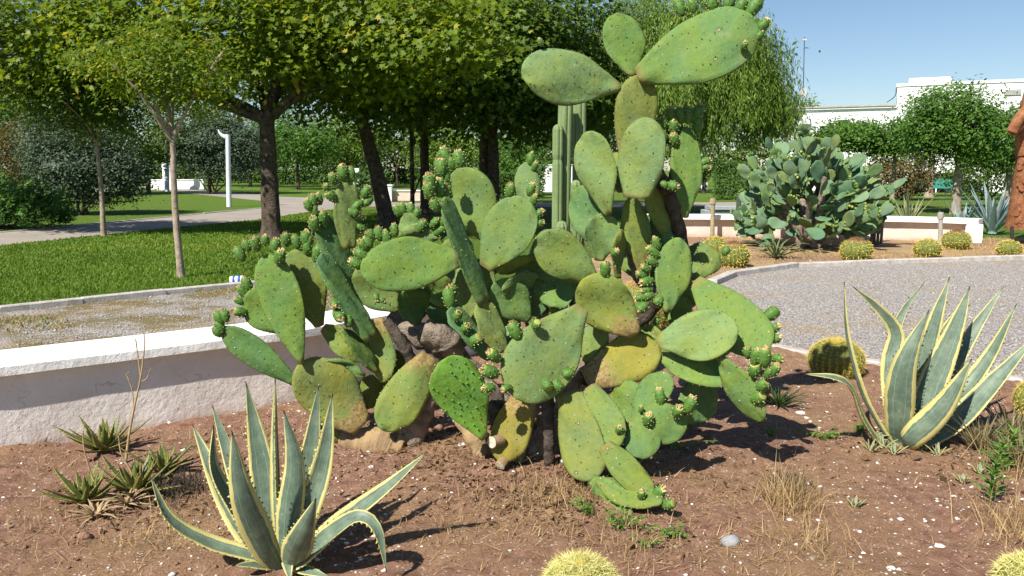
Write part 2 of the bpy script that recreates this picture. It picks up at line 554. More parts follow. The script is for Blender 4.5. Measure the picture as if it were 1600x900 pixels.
# planter wall on the left: foot line on the soil, nearest end first
lip_px = [(-260, 602), (0, 571), (150, 553), (280, 537.5), (350, 529), (470, 514), (610, 490), (700, 474), (770, 460)]
LIP = [GR(px, py, 0.53) for px, py in lip_px]
WALL = []
for i, p in enumerate(LIP):
    a, b = LIP[max(i - 1, 0)], LIP[min(i + 1, len(LIP) - 1)]
    d = Vector((b.x - a.x, b.y - a.y, 0)).normalized()
    WALL.append(Vector((p.x, p.y, 0)) + Vector((-d.y, d.x, 0)) * 0.06)
far_bed = sheet('dry_bed', [(640, 560), (735, 470), (850, 425), (960, 392), (1075, 366), (1240, 369), (1530, 372), (1620, 372), (1990, 380),
                  (1990, 700), (1200, 700), (640, 700)], -0.008, M['drybed'], label='dry brown bed between gravel court and planter wall')
sheet('gravel_court', court_px, -0.004, M['gravel'], label='grey gravel court edged with low concrete kerb')
kerbL_px = [(-420, 533), (-200, 510), (0, 488), (130, 474), (260, 460), (380, 448), (480, 439), (580, 431)]
KERBL = [GR(*p) for p in kerbL_px]
strip = [(p.x, p.y) for p in KERBL] + [(GR(760, 440).x, GR(760, 440).y)] + [(p.x, p.y + 0.1) for p in WALL[::-1]] + [(-5.5, 3.6)]
sheet('gravel_strip', None, -0.006, M['gravel_weedy'], label='weedy gravel strip between planter wall and lawn', world_pts=strip)
near = [(-260, 389), (-60, 389), (0, 383), (200, 362), (410, 342), (480, 331), (560, 322), (640, 323.5), (900, 323), (1300, 321)]
far = [(1300, 315), (900, 316.5), (640, 317), (560, 313), (500, 309), (439, 307), (430, 305), (200, 289), (200, 292.5), (405, 313), (430, 314), (410, 325), (200, 345), (0, 363), (-60, 368), (-260, 370)]
sheet('path', near + far, -0.010, M['asphalt'], label='worn asphalt path curving across the lawn')

# near soil with real relief
NEARBED = [(-4.2, 0.9)] + [(p.x, p.y + 0.06) for p in WALL[1:]] + [(GR(800, 498).x, GR(800, 498).y), (GR(950, 470).x, GR(950, 470).y)] + \
          [(p.x, p.y) for p in COURT[8:1:-1]] + [(6.0, 5.0), (6.0, 0.9)]
def fbm2(x, y, seed, octs):
    r = np.random.RandomState(seed)
    z = np.zeros_like(x)
    for f, a in octs:
        for _ in range(5):
            an = r.uniform(0, 2 * math.pi); ph = r.uniform(0, 6.28); ff = f * r.uniform(0.7, 1.4)
            z += a / 5 * np.sin((x * math.cos(an) + y * math.sin(an)) * ff + ph)
    return z
def soil_h(x, y):
    x = np.asarray(x, float); y = np.asarray(y, float)
    z = 0.026 + fbm2(x, y, 3, [(2.2, 0.035), (6, 0.02), (17, 0.014), (45, 0.010)])
    z = np.maximum(z, 0.002 + 0.15 * z)
    # low mound round the big cactus
    z += 0.07 * np.exp(-(((x - 0.15) / 0.9) ** 2 + ((y - 4.3) / 0.6) ** 2))
    return z
xs = np.arange(-4.4, 6.0, 0.032); ys = np.concatenate([np.arange(0.9, 5.6, 0.03), np.arange(5.6, 9.4, 0.06)])
XX, YY = np.meshgrid(xs, ys)
rs = np.random.RandomState(5)
ZZ = soil_h(XX, YY) + rs.normal(0, 0.0035, XX.shape)
Vg = np.stack([XX.ravel(), YY.ravel(), ZZ.ravel()], 1)
nx, ny = len(xs), len(ys)
ii, jj = np.meshgrid(np.arange(nx - 1), np.arange(ny - 1))
q = (jj * nx + ii).ravel()
Fg = np.stack([q, q + 1, q + 1 + nx, q + nx], 1)
cent = (Vg[Fg[:, 0]] + Vg[Fg[:, 2]]) / 2
Fg = Fg[inpoly(cent, NEARBED)]
used = np.unique(Fg); remap = -np.ones(len(Vg), int); remap[used] = np.arange(len(used))
o = obj('bed_soil', fast_mesh('bed_soil', Vg[used], remap[Fg], M['soil'], smooth=True))
tag(o, 'reddish brown soil of the cactus bed scattered with white chips', kind='structure')

def sh(x, y):
    return float(soil_h(np.array([x]), np.array([y]))[0])

def offset_line(pts, d):
    """shift a plan polyline sideways (positive = to the right of travel)"""
    out = []
    for i, p in enumerate(pts):
        a = pts[max(i - 1, 0)]; b = pts[min(i + 1, len(pts) - 1)]
        t = Vector((b[0] - a[0], b[1] - a[1], 0)).normalized()
        nrm = Vector((t.y, -t.x, 0))
        out.append(Vector((p[0], p[1], 0)) + nrm * d)
    return out

def ribbon_solid(mb, inner, outer, z0, z1, m=0, bev=0.0):
    """solid between two plan polylines from z0 to z1"""
    n = len(inner)
    rows = []
    for i in range(n):
        a, b = inner[i], outer[i]
        d = (b - a).normalized() if (b - a).length > 0 else Vector()
        if bev:
            rows.append([(a.x, a.y, z0), (a.x, a.y, z1 - bev), (a.x + d.x * bev, a.y + d.y * bev, z1), (b.x - d.x * bev, b.y - d.y * bev, z1), (b.x, b.y, z1 - bev), (b.x, b.y, z0)])
        else:
            rows.append([(a.x, a.y, z0), (a.x, a.y, z1), (b.x, b.y, z1), (b.x, b.y, z0)])
    kk = len(rows[0])
    vs = [v for r in rows for v in r]
    fs = []
    for i in range(n - 1):
        for k in range(kk):
            k2 = (k + 1) % kk
            fs.append([i * kk + k, (i + 1) * kk + k, (i + 1) * kk + k2, i * kk + k2])
    fs.append(list(range(kk))[::-1])
    fs.append([(n - 1) * kk + k for k in range(kk)])
    mb.add(vs, fs, m, False)

def densify(pts, step):
    out = []
    for a, b in zip(pts[:-1], pts[1:]):
        a, b = Vector((a[0], a[1], 0)), Vector((b[0], b[1], 0))
        k = max(1, int((b - a).length / step))
        for i in range(k):
            out.append(a.lerp(b, i / k))
    out.append(Vector((pts[-1][0], pts[-1][1], 0)))
    return out

def planter_wall(name, foot, label, body_mat, top, thick, coping_w, over, cop_t, step=0.12, seed=1, lipbev=0.012):
    r = random.Random(seed)
    t = thing(name, (foot[1].x, foot[1].y, 0), label, 'wall')
    p = densify(foot, step)
    o = Vector((foot[1].x, foot[1].y, 0))
    mb = MB(o)
    ribbon_solid(mb, offset_line(p, -0.0), offset_line(p, -thick), -0.05, top - cop_t)
    mb.build('wall_body', body_mat, t)
    mb = MB(o)
    jit = [r.uniform(-0.004, 0.004) for _ in p]
    fr = offset_line(p, over); bk = offset_line(p, over - coping_w)
    for i in range(len(fr)):
        fr[i] += (fr[i] - bk[i]).normalized() * jit[i]
    ribbon_solid(mb, fr, bk, top - cop_t + 0.002, top, bev=lipbev)
    mb.build('coping', M['coping'], t)
    return t

planter_wall('planter_wall', WALL, 'white plastered planter wall with wide bench coping beside the gravel strip', M['plaster'], 0.53, 0.30, 0.46, 0.06, 0.065, seed=2)
o = MB()
fw_px = [(1010, 369), (1075, 369.5), (1180, 370.5), (1290, 372), (1400, 374.5), (1462, 376.5), (1528, 380)]
FW = [GR(*p) for p in fw_px]
fwt = planter_wall('planter_wall', FW, 'long pinkish planter wall with white coping behind the gravel court', M['plaster_pink'], 0.53, 0.32, 0.46, 0.15, 0.11, step=0.5, seed=3)
# white end pier of the far wall
e = FW[-1]
mb = MB(fwt.location); mb.box((e.x - 0.12, e.y - 0.02, 0.21), (0.26, 0.22, 0.42), 0.0, 0, 0.01)
mb.build('end_pier', M['coping'], fwt)

# ------------------------------------------------------------------ kerbs
def kerb(name, pts, label, width, height, stone, side, seed=0):
    r = random.Random(seed)
    p = densify(pts, stone)
    t = bpy.data.objects.new(name, None); link(t); t.location = (p[0].x, p[0].y, 0)
    tag(t, label, None, None, 'structure')
    for i in range(len(p) - 1):
        a, b = p[i], p[i + 1]
        d = (b - a); L = d.length; d.normalize(); nrm = Vector((d.y, -d.x, 0)) * side
        c = (a + b) / 2 + nrm * (width / 2 + r.uniform(-0.012, 0.012))
        mb = MB(t.location)
        h = height + r.uniform(-0.008, 0.008)
        mb.box((c.x, c.y, h / 2 - 0.04), (L - 0.008, width, h + 0.08), math.atan2(d.y, d.x) + r.uniform(-0.008, 0.008), 0, 0.01)
        mb.build('kerb_stone', M['concrete'], t)
kerb('kerb', [COURT[i] for i in range(1, 10)], 'low concrete kerb between gravel court and cactus bed', 0.10, 0.045, 0.9, 1, 1)
kerb('kerb', [COURT[i] for i in range(9, 15)], 'pale concrete kerb along the far side of the gravel court', 0.14, 0.07, 1.0, 1, 2)
kerb('kerb', KERBL, 'grey concrete kerb between gravel strip and lawn', 0.12, 0.06, 1.0, -1, 3)
kerb('kerb', [GR(-60, 368), GR(0, 363), GR(200, 345), GR(410, 325)], 'worn kerb along the path under the shrubs', 0.10, 0.02, 2.0, -1, 4)

# ------------------------------------------------------------------ loose stones, straw and grass
def scatter_mesh(name, C, shapes_v, shapes_f, scale, mat, seed, tone=None, squash=(1, 1, 1)):
    r = np.random.RandomState(seed)
    n = len(C); k = len(shapes_v)
    an = r.uniform(0, 2 * math.pi, n)
    base = np.asarray(shapes_v)[None] * (scale[:, None, None] if np.ndim(scale) == 1 else scale[:, None, :])
    base = base * r.uniform(0.7, 1.3, (n, 1, 3)) * np.asarray(squash)
    base = base * r.uniform(0.8, 1.2, (n, k, 1))
    x = base[..., 0] * np.cos(an)[:, None] - base[..., 1] * np.sin(an)[:, None]
    y = base[..., 0] * np.sin(an)[:, None] + base[..., 1] * np.cos(an)[:, None]
    V = np.stack([x, y, base[..., 2]], -1) + np.asarray(C)[:, None, :]
    Fi = np.asarray(shapes_f)[None] + (np.arange(n) * k)[:, None, None]
    return fast_mesh(name, V.reshape(-1, 3), Fi.reshape(-1, Fi.shape[-1]), mat, smooth=False)

OCT_V = [(1, 0, 0), (0.3, 0.9, 0.1), (-0.9, 0.3, 0), (-0.2, -1, 0.1), (0.1, 0, 0.8), (0, 0.1, -0.7)]
OCT_F = [(0, 1, 4), (1, 2, 4), (2, 3, 4), (3, 0, 4), (1, 0, 5), (2, 1, 5), (3, 2, 5), (0, 3, 5)]
r = np.random.RandomState(11)
def bed_points(n, seed, dens=None):
    r = np.random.RandomState(seed)
    out = []
    while len(out) < n:
        P = np.stack([r.uniform(-3.4, 4.6, 4000), r.uniform(2.3, 8.5, 4000)], 1)
        P = P[inpoly(P, NEARBED)]
        if dens is not None:
            P = P[r.uniform(0, 1, len(P)) < dens(P)]
        out += list(P)
    P = np.array(out[:n])
    return np.column_stack([P, soil_h(P[:, 0], P[:, 1])])
C = bed_points(2200, 12, lambda P: 0.25 + 0.75 * np.clip(fbm2(P[:, 0], P[:, 1], 8, [(2.5, 1.6)]) + (P[:, 0] > 0.6) * 0.5, 0, 1))
o = obj('white_chips', scatter_mesh('white_chips', C, OCT_V, OCT_F, np.exp(r.normal(-4.85, 0.42, len(C))), M['stone_white'], 1, squash=(1.15, 1, 0.55)))
tag(o, 'small white stone chips strewn over the soil', 'stone chips', None, 'stuff')
C = bed_points(9000, 13)
o = obj('soil_crumbs', scatter_mesh('soil_crumbs', C, OCT_V, OCT_F, np.exp(r.normal(-5.1, 0.5, len(C))), M['stone_brown'], 2, squash=(1, 1, 0.7)))
tag(o, 'brown crumbs of soil covering the bed', 'soil', None, 'stuff')
# court gravel in relief
P = np.stack([r.uniform(1.5, 9, 60000), r.uniform(5.2, 14, 60000)], 1)
P = P[inpoly(P, [(p.x, p.y) for p in COURT])][:16000]
o = obj('gravel', scatter_mesh('gravel', np.column_stack([P, np.full(len(P), 0.0)]), OCT_V, OCT_F, np.exp(r.normal(-4.75, 0.3, len(P))), M['stone_grey'], 3, squash=(1, 1, 0.7)))
tag(o, 'loose grey gravel of the round court', 'gravel', None, 'stuff')
P = np.stack([r.uniform(-8, 0.0, 60000), r.uniform(4, 12, 60000)], 1)
P = P[inpoly(P, strip)][:7000]
o = obj('gravel', scatter_mesh('gravel', np.column_stack([P, np.full(len(P), 0.0)]), OCT_V, OCT_F, np.exp(r.normal(-4.8, 0.3, len(P))), M['stone_grey'], 4, squash=(1, 1, 0.7)))
tag(o, 'loose grey gravel behind the white bench wall', 'gravel', None, 'stuff')

M['pebble'] = simple_mat('smooth_pebble', (0.20, 0.20, 0.205), (0.33, 0.33, 0.335), 18, 0.7, 0.2, 0.005, 90, 0.2, True)
def stone(px, py, wpx, label, mat, seed, hz=0.6):
    p = GR(px, py); p.z = sh(p.x, p.y)
    rr = wpx * MPP(p) / 2
    R = random.Random(seed)
    vs, fs = [], []
    n1, n2 = 8, 10
    for i in range(n1 + 1):
        th = math.pi * i / n1
        for j in range(n2):
            ph = 2 * math.pi * j / n2
            q = 1 + 0.10 * math.sin(3 * ph + seed) * math.sin(th) + R.uniform(-0.05, 0.05)
            vs.append((rr * q * math.sin(th) * math.cos(ph), rr * 0.75 * q * math.sin(th) * math.sin(ph), rr * hz * q * math.cos(th) + rr * hz * 0.45))
    for i in range(n1):
        for j in range(n2):
            j2 = (j + 1) % n2
            fs.append((i * n2 + j, (i + 1) * n2 + j, (i + 1) * n2 + j2, i * n2 + j2))
    o = obj('stone', mesh_from('stone', vs, fs, mat), None, p)
    o.rotation_euler = (0, 0, R.uniform(-0.5, 0.5))
    tag(o, label, 'stone')
stone(1141, 866, 34, 'smooth grey pebble on bare soil beside the dry grass', M['pebble'], 1)
stone(132, 846, 22, 'rounded brown stone below the spiky aloes', M['stone_brown'], 2)
stone(1492, 836, 20, 'pale brown stone near the right-hand yellow spined cactus', M['stone_brown'], 3)
stone(1468, 858, 17, 'flat white stone on bare soil before the large agave', M['stone_white'], 4, 0.35)
stone(1392, 892, 15, 'angular white stone at the front of the bed', M['stone_white'], 5, 0.5)
stone(1250, 652, 19, 'flat pale stone beside the dark tuft and barrel cactus', M['stone_white'], 6, 0.25)
stone(880, 742, 13, 'white pebble at the foot of the big cactus', M['stone_white'], 7)

def blades(name, P, h, w, mat, seed, lean=0.5, tri=True, tones=None, curl=False):
    """one bent blade per point; P (n,3)"""
    r = np.random.RandomState(seed)
    n = len(P)
    an = r.uniform(0, 2 * math.pi, n)
    la = r.uniform(0, 2 * math.pi, n)
    ln = np.abs(r.normal(0, lean, n))
    side = np.stack([np.cos(an), np.sin(an), np.zeros(n)], 1) * (w / 2)[:, None]
    d1 = np.stack([np.cos(la) * ln, np.sin(la) * ln, np.ones(n)], 1); d1 /= np.linalg.norm(d1, axis=1)[:, None]
    d2 = np.stack([np.cos(la) * ln * 2.2, np.sin(la) * ln * 2.2, np.ones(n)], 1); d2 /= np.linalg.norm(d2, axis=1)[:, None]
    m = P + d1 * (h * 0.55)[:, None]
    tp = m + d2 * (h * 0.45)[:, None]
    V = np.stack([P - side, P + side, m + side * 0.75, m - side * 0.75, tp], 1).reshape(-1, 3)
    b = (np.arange(n) * 5)[:, None]
    Fq = np.concatenate([b + np.array([[0, 1, 2]]), b + np.array([[0, 2, 3]]), b + np.array([[3, 2, 4]])], 0)
    t = tones if tones is not None else r.uniform(0, 1, n)
    return fast_mesh(name, V, Fq, mat, np.repeat(t, 5))

# lawn grass (dense near the kerb)
LAWN = [(p.x, p.y) for p in offset_line(KERBL, -0.14)] + [(GR(*p).x, GR(*p).y) for p in [(640, 323.5), (560, 323), (480, 332), (410, 343), (200, 363), (0, 384), (-150, 396)]]
r = np.random.RandomState(21)
P = np.stack([r.uniform(-16, 3, 900000), r.uniform(8.5, 32, 900000)], 1)
keep = r.uniform(0, 1, len(P)) < np.clip((10.5 / P[:, 1]) ** 1.6, 0, 1)
# only what lies in the view wedge, with a margin
keep &= (np.abs(P[:, 0]) < 0.78 * P[:, 1] + 1.0)
P = P[keep]; P = P[inpoly(P, LAWN)][:150000]
patch = fbm2(P[:, 0], P[:, 1], 31, [(0.9, 0.5), (2.5, 0.4)])
tn = np.clip(0.5 + 0.6 * patch + r.normal(0, 0.22, len(P)), 0, 0.93)
yl = r.uniform(0, 1, len(P)) < 0.04 + 0.22 * (patch > 0.3); tn[yl] = r.uniform(0.93, 1, yl.sum())
dist = P[:, 1] / 10
o = obj('lawn_grass', blades('lawn_grass', np.column_stack([P, np.full(len(P), -0.012)]), r.uniform(0.03, 0.075, len(P)), 0.014 * dist * r.uniform(0.6, 1.5, len(P)), M['grass_blade'], 22, 1.1, tones=tn))
tag(o, 'short green lawn grass behind the concrete kerb', 'grass', None, 'stuff')
# sprigs and leaf litter in the gravel strip
r = np.random.RandomState(23)
P = np.stack([r.uniform(-8, 0, 60000), r.uniform(4, 12, 60000)], 1); P = P[inpoly(P, strip)]
pn = fbm2(P[:, 0], P[:, 1], 41, [(1.4, 0.9), (5, 0.5)])
P = P[pn > 0.12][:15000]
o = obj('weed_sprigs', blades('weed_sprigs', np.column_stack([P, np.zeros(len(P))]), r.uniform(0.015, 0.05, len(P)), r.uniform(0.006, 0.016, len(P)), M['straw'], 24, 1.2, tones=r.uniform(0, 0.7, len(P))))
tag(o, 'brown weeds and litter in the gravel strip', 'weeds', None, 'stuff')
P2 = P[r.uniform(0, 1, len(P)) < 0.3]
o = obj('weed_sprigs', blades('weed_sprigs', np.column_stack([P2, np.zeros(len(P2))]), r.uniform(0.02, 0.06, len(P2)), r.uniform(0.008, 0.016, len(P2)), M['grass_blade'], 25, 0.8))
tag(o, 'green weeds sprouting in the gravel strip', 'weeds', None, 'stuff')
# straw mulch and dead grass over the soil
def patchy(P):
    d = np.zeros(len(P))
    for px, py, rr in [(830, 800, 0.55), (960, 830, 0.5), (900, 775, 0.35), (640, 720, 0.4), (250, 860, 0.4), (60, 830, 0.5), (60, 740, 0.3), (1180, 800, 0.45),
                       (1590, 790, 0.4), (1260, 880, 0.4), (330, 700, 0.3), (1080, 870, 0.4), (730, 850, 0.4), (1560, 860, 0.3), (240, 770, 0.3)]:
        g = GR(px, py)
        d += np.exp(-((P[:, 0] - g.x) ** 2 + (P[:, 1] - g.y) ** 2) / (rr * rr) * 2.2)
    return np.clip(d, 0.05, 1)
C = bed_points(7000, 26, patchy)
r = np.random.RandomState(27)
C[:, 2] += 0.004
o = obj('straw_litter', blades('straw_litter', C, r.uniform(0.02, 0.10, len(C)), r.uniform(0.0015, 0.004, len(C)), M['straw'], 28, 4.5))
tag(o, 'dry straw litter lying over the soil', 'straw', None, 'stuff')
# straw on the far bed
P = np.stack([r.uniform(1.5, 16, 40000), r.uniform(12.5, 19, 40000)], 1)
P = P[(P[:, 1] > 13.6) | (P[:, 0] < 4.0)]
pn = fbm2(P[:, 0], P[:, 1], 43, [(1.0, 1.0), (3, 0.5)])
P = P[(pn > -0.1) & ~inpoly(P, [(p.x, p.y) for p in COURT])][:14000]
o = obj('straw_litter', blades('straw_litter', np.column_stack([P, np.full(len(P), -0.006)]), r.uniform(0.02, 0.08, len(P)), r.uniform(0.006, 0.014, len(P)), M['straw'], 29, 1.5, tones=r.uniform(0.3, 1, len(P))))
tag(o, 'dry yellow grass on the bed beyond the gravel court', 'dry grass', None, 'stuff')

# ------------------------------------------------------------------ prickly pear building blocks
def pad_mesh(L, W, T, um=0.58, base=0.24, bend=0.0, cup=0.0, seed=0, areoles=True, nseg=20, spacing=0.045, spiny=0.22, shape=1.0, areole_r=0.0036, young=False):
    R = random.Random(seed)
    nb, ntp = 10, 10
    us = [um * i / nb for i in range(nb)] + [um + (1 - um) * math.sin(math.pi / 2 * i / ntp) for i in range(ntp + 1)]
    ph = [R.uniform(0, 6.28) for _ in range(6)]
    asym = R.uniform(-0.06, 0.06)
    wv = R.uniform(0.005, 0.013); 
    def hw(u):
        if u <= um:
            s = math.sin(math.pi / 2 * (u / um))
            return base + (1 - base) * s ** 1.2
        q = (u - um) / (1 - um)
        return max(0.0, 1 - q ** (2.15 * shape)) ** 0.52
    def ht(u):
        h = hw(u)
        return (T / 2) * (h ** 0.4) * (1.0 + 0.55 * max(0, 1 - u / (um * 0.8)))
    def midz(x, u):
        q = x / (W / 2)
        return bend * L * (u * u) + cup * W * (q * q) + wv * math.sin(7 * u + ph[0] + 2.3 * q) + 0.6 * wv * math.sin(11 * q + ph[1] + 5 * u)
    def outl(u, th):
        return 1 + 0.022 * math.sin(3 * th + ph[2] + 5 * u) + 0.018 * math.sin(9 * u + ph[3] + (0 if math.cos(th) > 0 else 2.1)) + asym * (u - 0.5) * (1 if math.cos(th) > 0 else -1)
    vs, fs, mi, ua = [], [], [], []
    n = nseg
    for u in us[:-1]:
        h, t = hw(u) * W / 2, ht(u)
        for k in range(n):
            th = 2 * math.pi * k / n
            c, s = math.cos(th), math.sin(th)
            # bunch vertices towards the rim
            x = h * outl(u, th) * (math.copysign(abs(c) ** 0.8, c))
            z = t * math.copysign((1 - abs(x / max(1e-6, h * outl(u, th))) ** 2.4) ** 0.5 if abs(c) < 1 else 0, s)
            vs.append((x, u * L, z + midz(x, u))); ua.append(u)
    nr = len(us) - 1
    vs.append((0, L, midz(0, 1))); ua.append(1.0)
    tip = len(vs) - 1
    vs.append((0, -0.004, midz(0, 0))); ua.append(0.0)
    bot = len(vs) - 1
    for i in range(nr - 1):
        for k in range(n):
            k2 = (k + 1) % n
            fs.append((i * n + k, i * n + k2, (i + 1) * n + k2, (i + 1) * n + k)); mi.append(0)
    for k in range(n):
        k2 = (k + 1) % n
        fs.append(((nr - 1) * n + k, (nr - 1) * n + k2, tip)); mi.append(0)
        fs.append((k2, k, bot)); mi.append(0)
    if areoles:
        row = 0
        y = L * 0.13
        while y < L * 0.99:
            u = y / L
            h = hw(u) * W / 2
            x = -h + spacing * (0.3 if row % 2 else 0.8)
            while x < h:
                for sgn in (1, -1):
                    xx = x + R.uniform(-0.2, 0.2) * spacing; yy = y + R.uniform(-0.2, 0.2) * spacing
                    uu = min(0.985, max(0.02, yy / L)); hh = hw(uu) * W / 2
                    if abs(xx) > hh * 0.93 or R.random() < 0.08: continue
                    z0 = ht(uu) * (1 - abs(xx / hh) ** 2.4) ** 0.5 * sgn + midz(xx, uu)
                    ar = areole_r * R.uniform(0.6, 1.25)
                    b = len(vs)
                    pale = R.random() < spiny
                    for k in range(5):
                        a = 6.283 * k / 5
                        vs.append((xx + ar * math.cos(a), yy + ar * math.sin(a), z0 - 0.0006 * sgn)); ua.append(u)
                    vs.append((xx, yy, z0 + (0.0045 if not young else 0.011) * sgn)); ua.append(u)
                    for k in range(5):
                        k2 = (k + 1) % 5
                        fs.append((b + k, b + k2, b + 5) if sgn > 0 else (b + k2, b + k, b + 5)); mi.append(2 if pale else (1 if not young else 0))
                    if pale and R.random() < 0.5 or young:
                        b = len(vs); q = R.uniform(-0.008, 0.008)
                        sl = 0.013 if not young else 0.018
                        vs += [(xx - 0.0011, yy, z0), (xx + 0.0011, yy, z0), (xx + q, yy + R.uniform(-0.004, 0.01), z0 + sl * sgn)]
                        ua += [u] * 3
                        fs.append((b, b + 1, b + 2)); mi.append(2 if not young else 1)
                x += spacing
            y += spacing * 0.86; row += 1
        # rim areoles
        for u in [0.25 + 0.75 * i / 9 for i in range(10)]:
            for sx in (-1, 1):
                h = hw(min(u, 0.97)) * W / 2
                xx = sx * h * 0.99; yy = min(u, 0.985) * L
                b = len(vs); ar = areole_r * R.uniform(0.8, 1.4)
                z0 = midz(xx, u)
                for dx, dy, dz in ((0, -ar, 0), (0, ar, 0), (0, 0, ar), (0, 0, -ar), (sx * ar * 1.3, 0, 0)):
                    vs.append((xx + dx, yy + dy, z0 + dz)); ua.append(u)
                for f in ((0, 2, 4), (2, 1, 4), (1, 3, 4), (3, 0, 4)):
                    fs.append(tuple(b + q for q in f)); mi.append(1 if R.random() < 0.6 else 2)
    return mesh_from('pad', vs, fs, [M['pad'], M['areole'], M['spine']], mi, True, {'u': ua})

def fruit_mesh(seed, L=0.07, Rr=0.026, flower=True):
    R = random.Random(seed)
    vs, fs, mi, sm = [], [], [], []
    prof = [(0.0, 0.35), (0.06, 0.52), (0.18, 0.74), (0.35, 0.93), (0.55, 1.0), (0.75, 0.96), (0.9, 0.84), (1.0, 0.72)]
    n = 12
    for i, (t, rr) in enumerate(prof):
        for k in range(n):
            a = 2 * math.pi * k / n + (math.pi / n if i % 2 else 0)
            tub = 1.0 + (0.10 if (k + i // 2) % 2 == 0 and 0 < i < 7 else -0.03) + R.uniform(-0.02, 0.02)
            vs.append((Rr * rr * tub * math.cos(a), Rr * rr * tub * math.sin(a), t * L))
    for i in range(len(prof) - 1):
        for k in range(n):
            k2 = (k + 1) % n
            fs.append((i * n + k, i * n + k2, (i + 1) * n + k2, (i + 1) * n + k)); mi.append(0); sm.append(True)
    top = len(vs); vs.append((0, 0, L * 0.93))
    for k in range(n):
        fs.append(((len(prof) - 1) * n + k, (len(prof) - 1) * n + (k + 1) % n, top)); mi.append(3); sm.append(True)
    # little glochid tufts
    for i, (t, rr) in enumerate(prof[1:-1]):
        for k in range(0, n, 2):
            if R.random() < 0.25: continue
            a = 2 * math.pi * (k + (i % 2)) / n + R.uniform(-0.1, 0.1)
            rad = Rr * rr * 1.07; q = 0.0030 * R.uniform(0.7, 1.3)
            ca, sa = math.cos(a), math.sin(a)
            b = len(vs)
            vs += [(rad * ca - q * sa, rad * sa + q * ca, t * L), (rad * ca + q * sa, rad * sa - q * ca, t * L), (rad * ca, rad * sa, t * L + q * 1.5), ((rad + 0.006) * ca, (rad + 0.006) * sa, t * L + q)]
            for f in ((0, 1, 3), (1, 2, 3), (2, 0, 3)):
                fs.append(tuple(b + x for x in f)); mi.append(1); sm.append(False)
    if flower:
        for _ in range(16):
            a = R.uniform(0, 6.28); rad = Rr * R.uniform(0.05, 0.55)
            b = len(vs); h = R.uniform(0.007, 0.019); w = R.uniform(0.004, 0.009)
            cx, cy = rad * math.cos(a), rad * math.sin(a); an = R.uniform(0, 6.28)
            lx, ly = R.uniform(-0.006, 0.006), R.uniform(-0.006, 0.006)
            vs += [(cx - w * math.cos(an), cy - w * math.sin(an), L * 0.95), (cx + w * math.cos(an), cy + w * math.sin(an), L * 0.95),
                   (cx + lx + w * 0.7, cy + ly, L * 0.95 + h), (cx + lx - w * 0.4, cy + ly + w * 0.5, L * 0.95 + h * 0.8), (cx, cy + w, L * 0.96)]
            for f in ((0, 1, 2, 3), (1, 4, 2), (4, 0, 3, 2)):
                fs.append(tuple(b + x for x in f)); mi.append(2); sm.append(False)
    return mesh_from('fruit', vs, fs, [M['fruit'], M['fruit_dot'], M['fruit_flower'], M['fruit_cup']], mi, sm)

FR = [fruit_mesh(100 + i, L=0.074 + 0.006 * (i % 3), Rr=0.0265, flower=True) for i in range(5)] + [fruit_mesh(200 + i, L=0.062, Rr=0.027, flower=False) for i in range(2)]

G1 = (0.130, 0.216, 0.062)   # plain green
G2 = (0.148, 0.230, 0.090)   # grey green
G3 = (0.155, 0.214, 0.060)   # olive yellow
G4 = (0.098, 0.190, 0.072)   # bluish green
G5 = (0.120, 0.240, 0.045)   # young bright green
G6 = (0.200, 0.190, 0.040)   # mustard, old
COLS = {'g': (G1, 0.05), 'w': (G2, 0.0), 'y': (G3, 0.22), 'b': (G4, 0.0), 'n': (G5, 0.0), 'o': (G6, 0.52), 'm': (G3, 0.46)}

def frame_matrix(o, x, y, z):
    m = Matrix((x, y, z)).transposed().to_4x4()
    m.translation = o
    return m

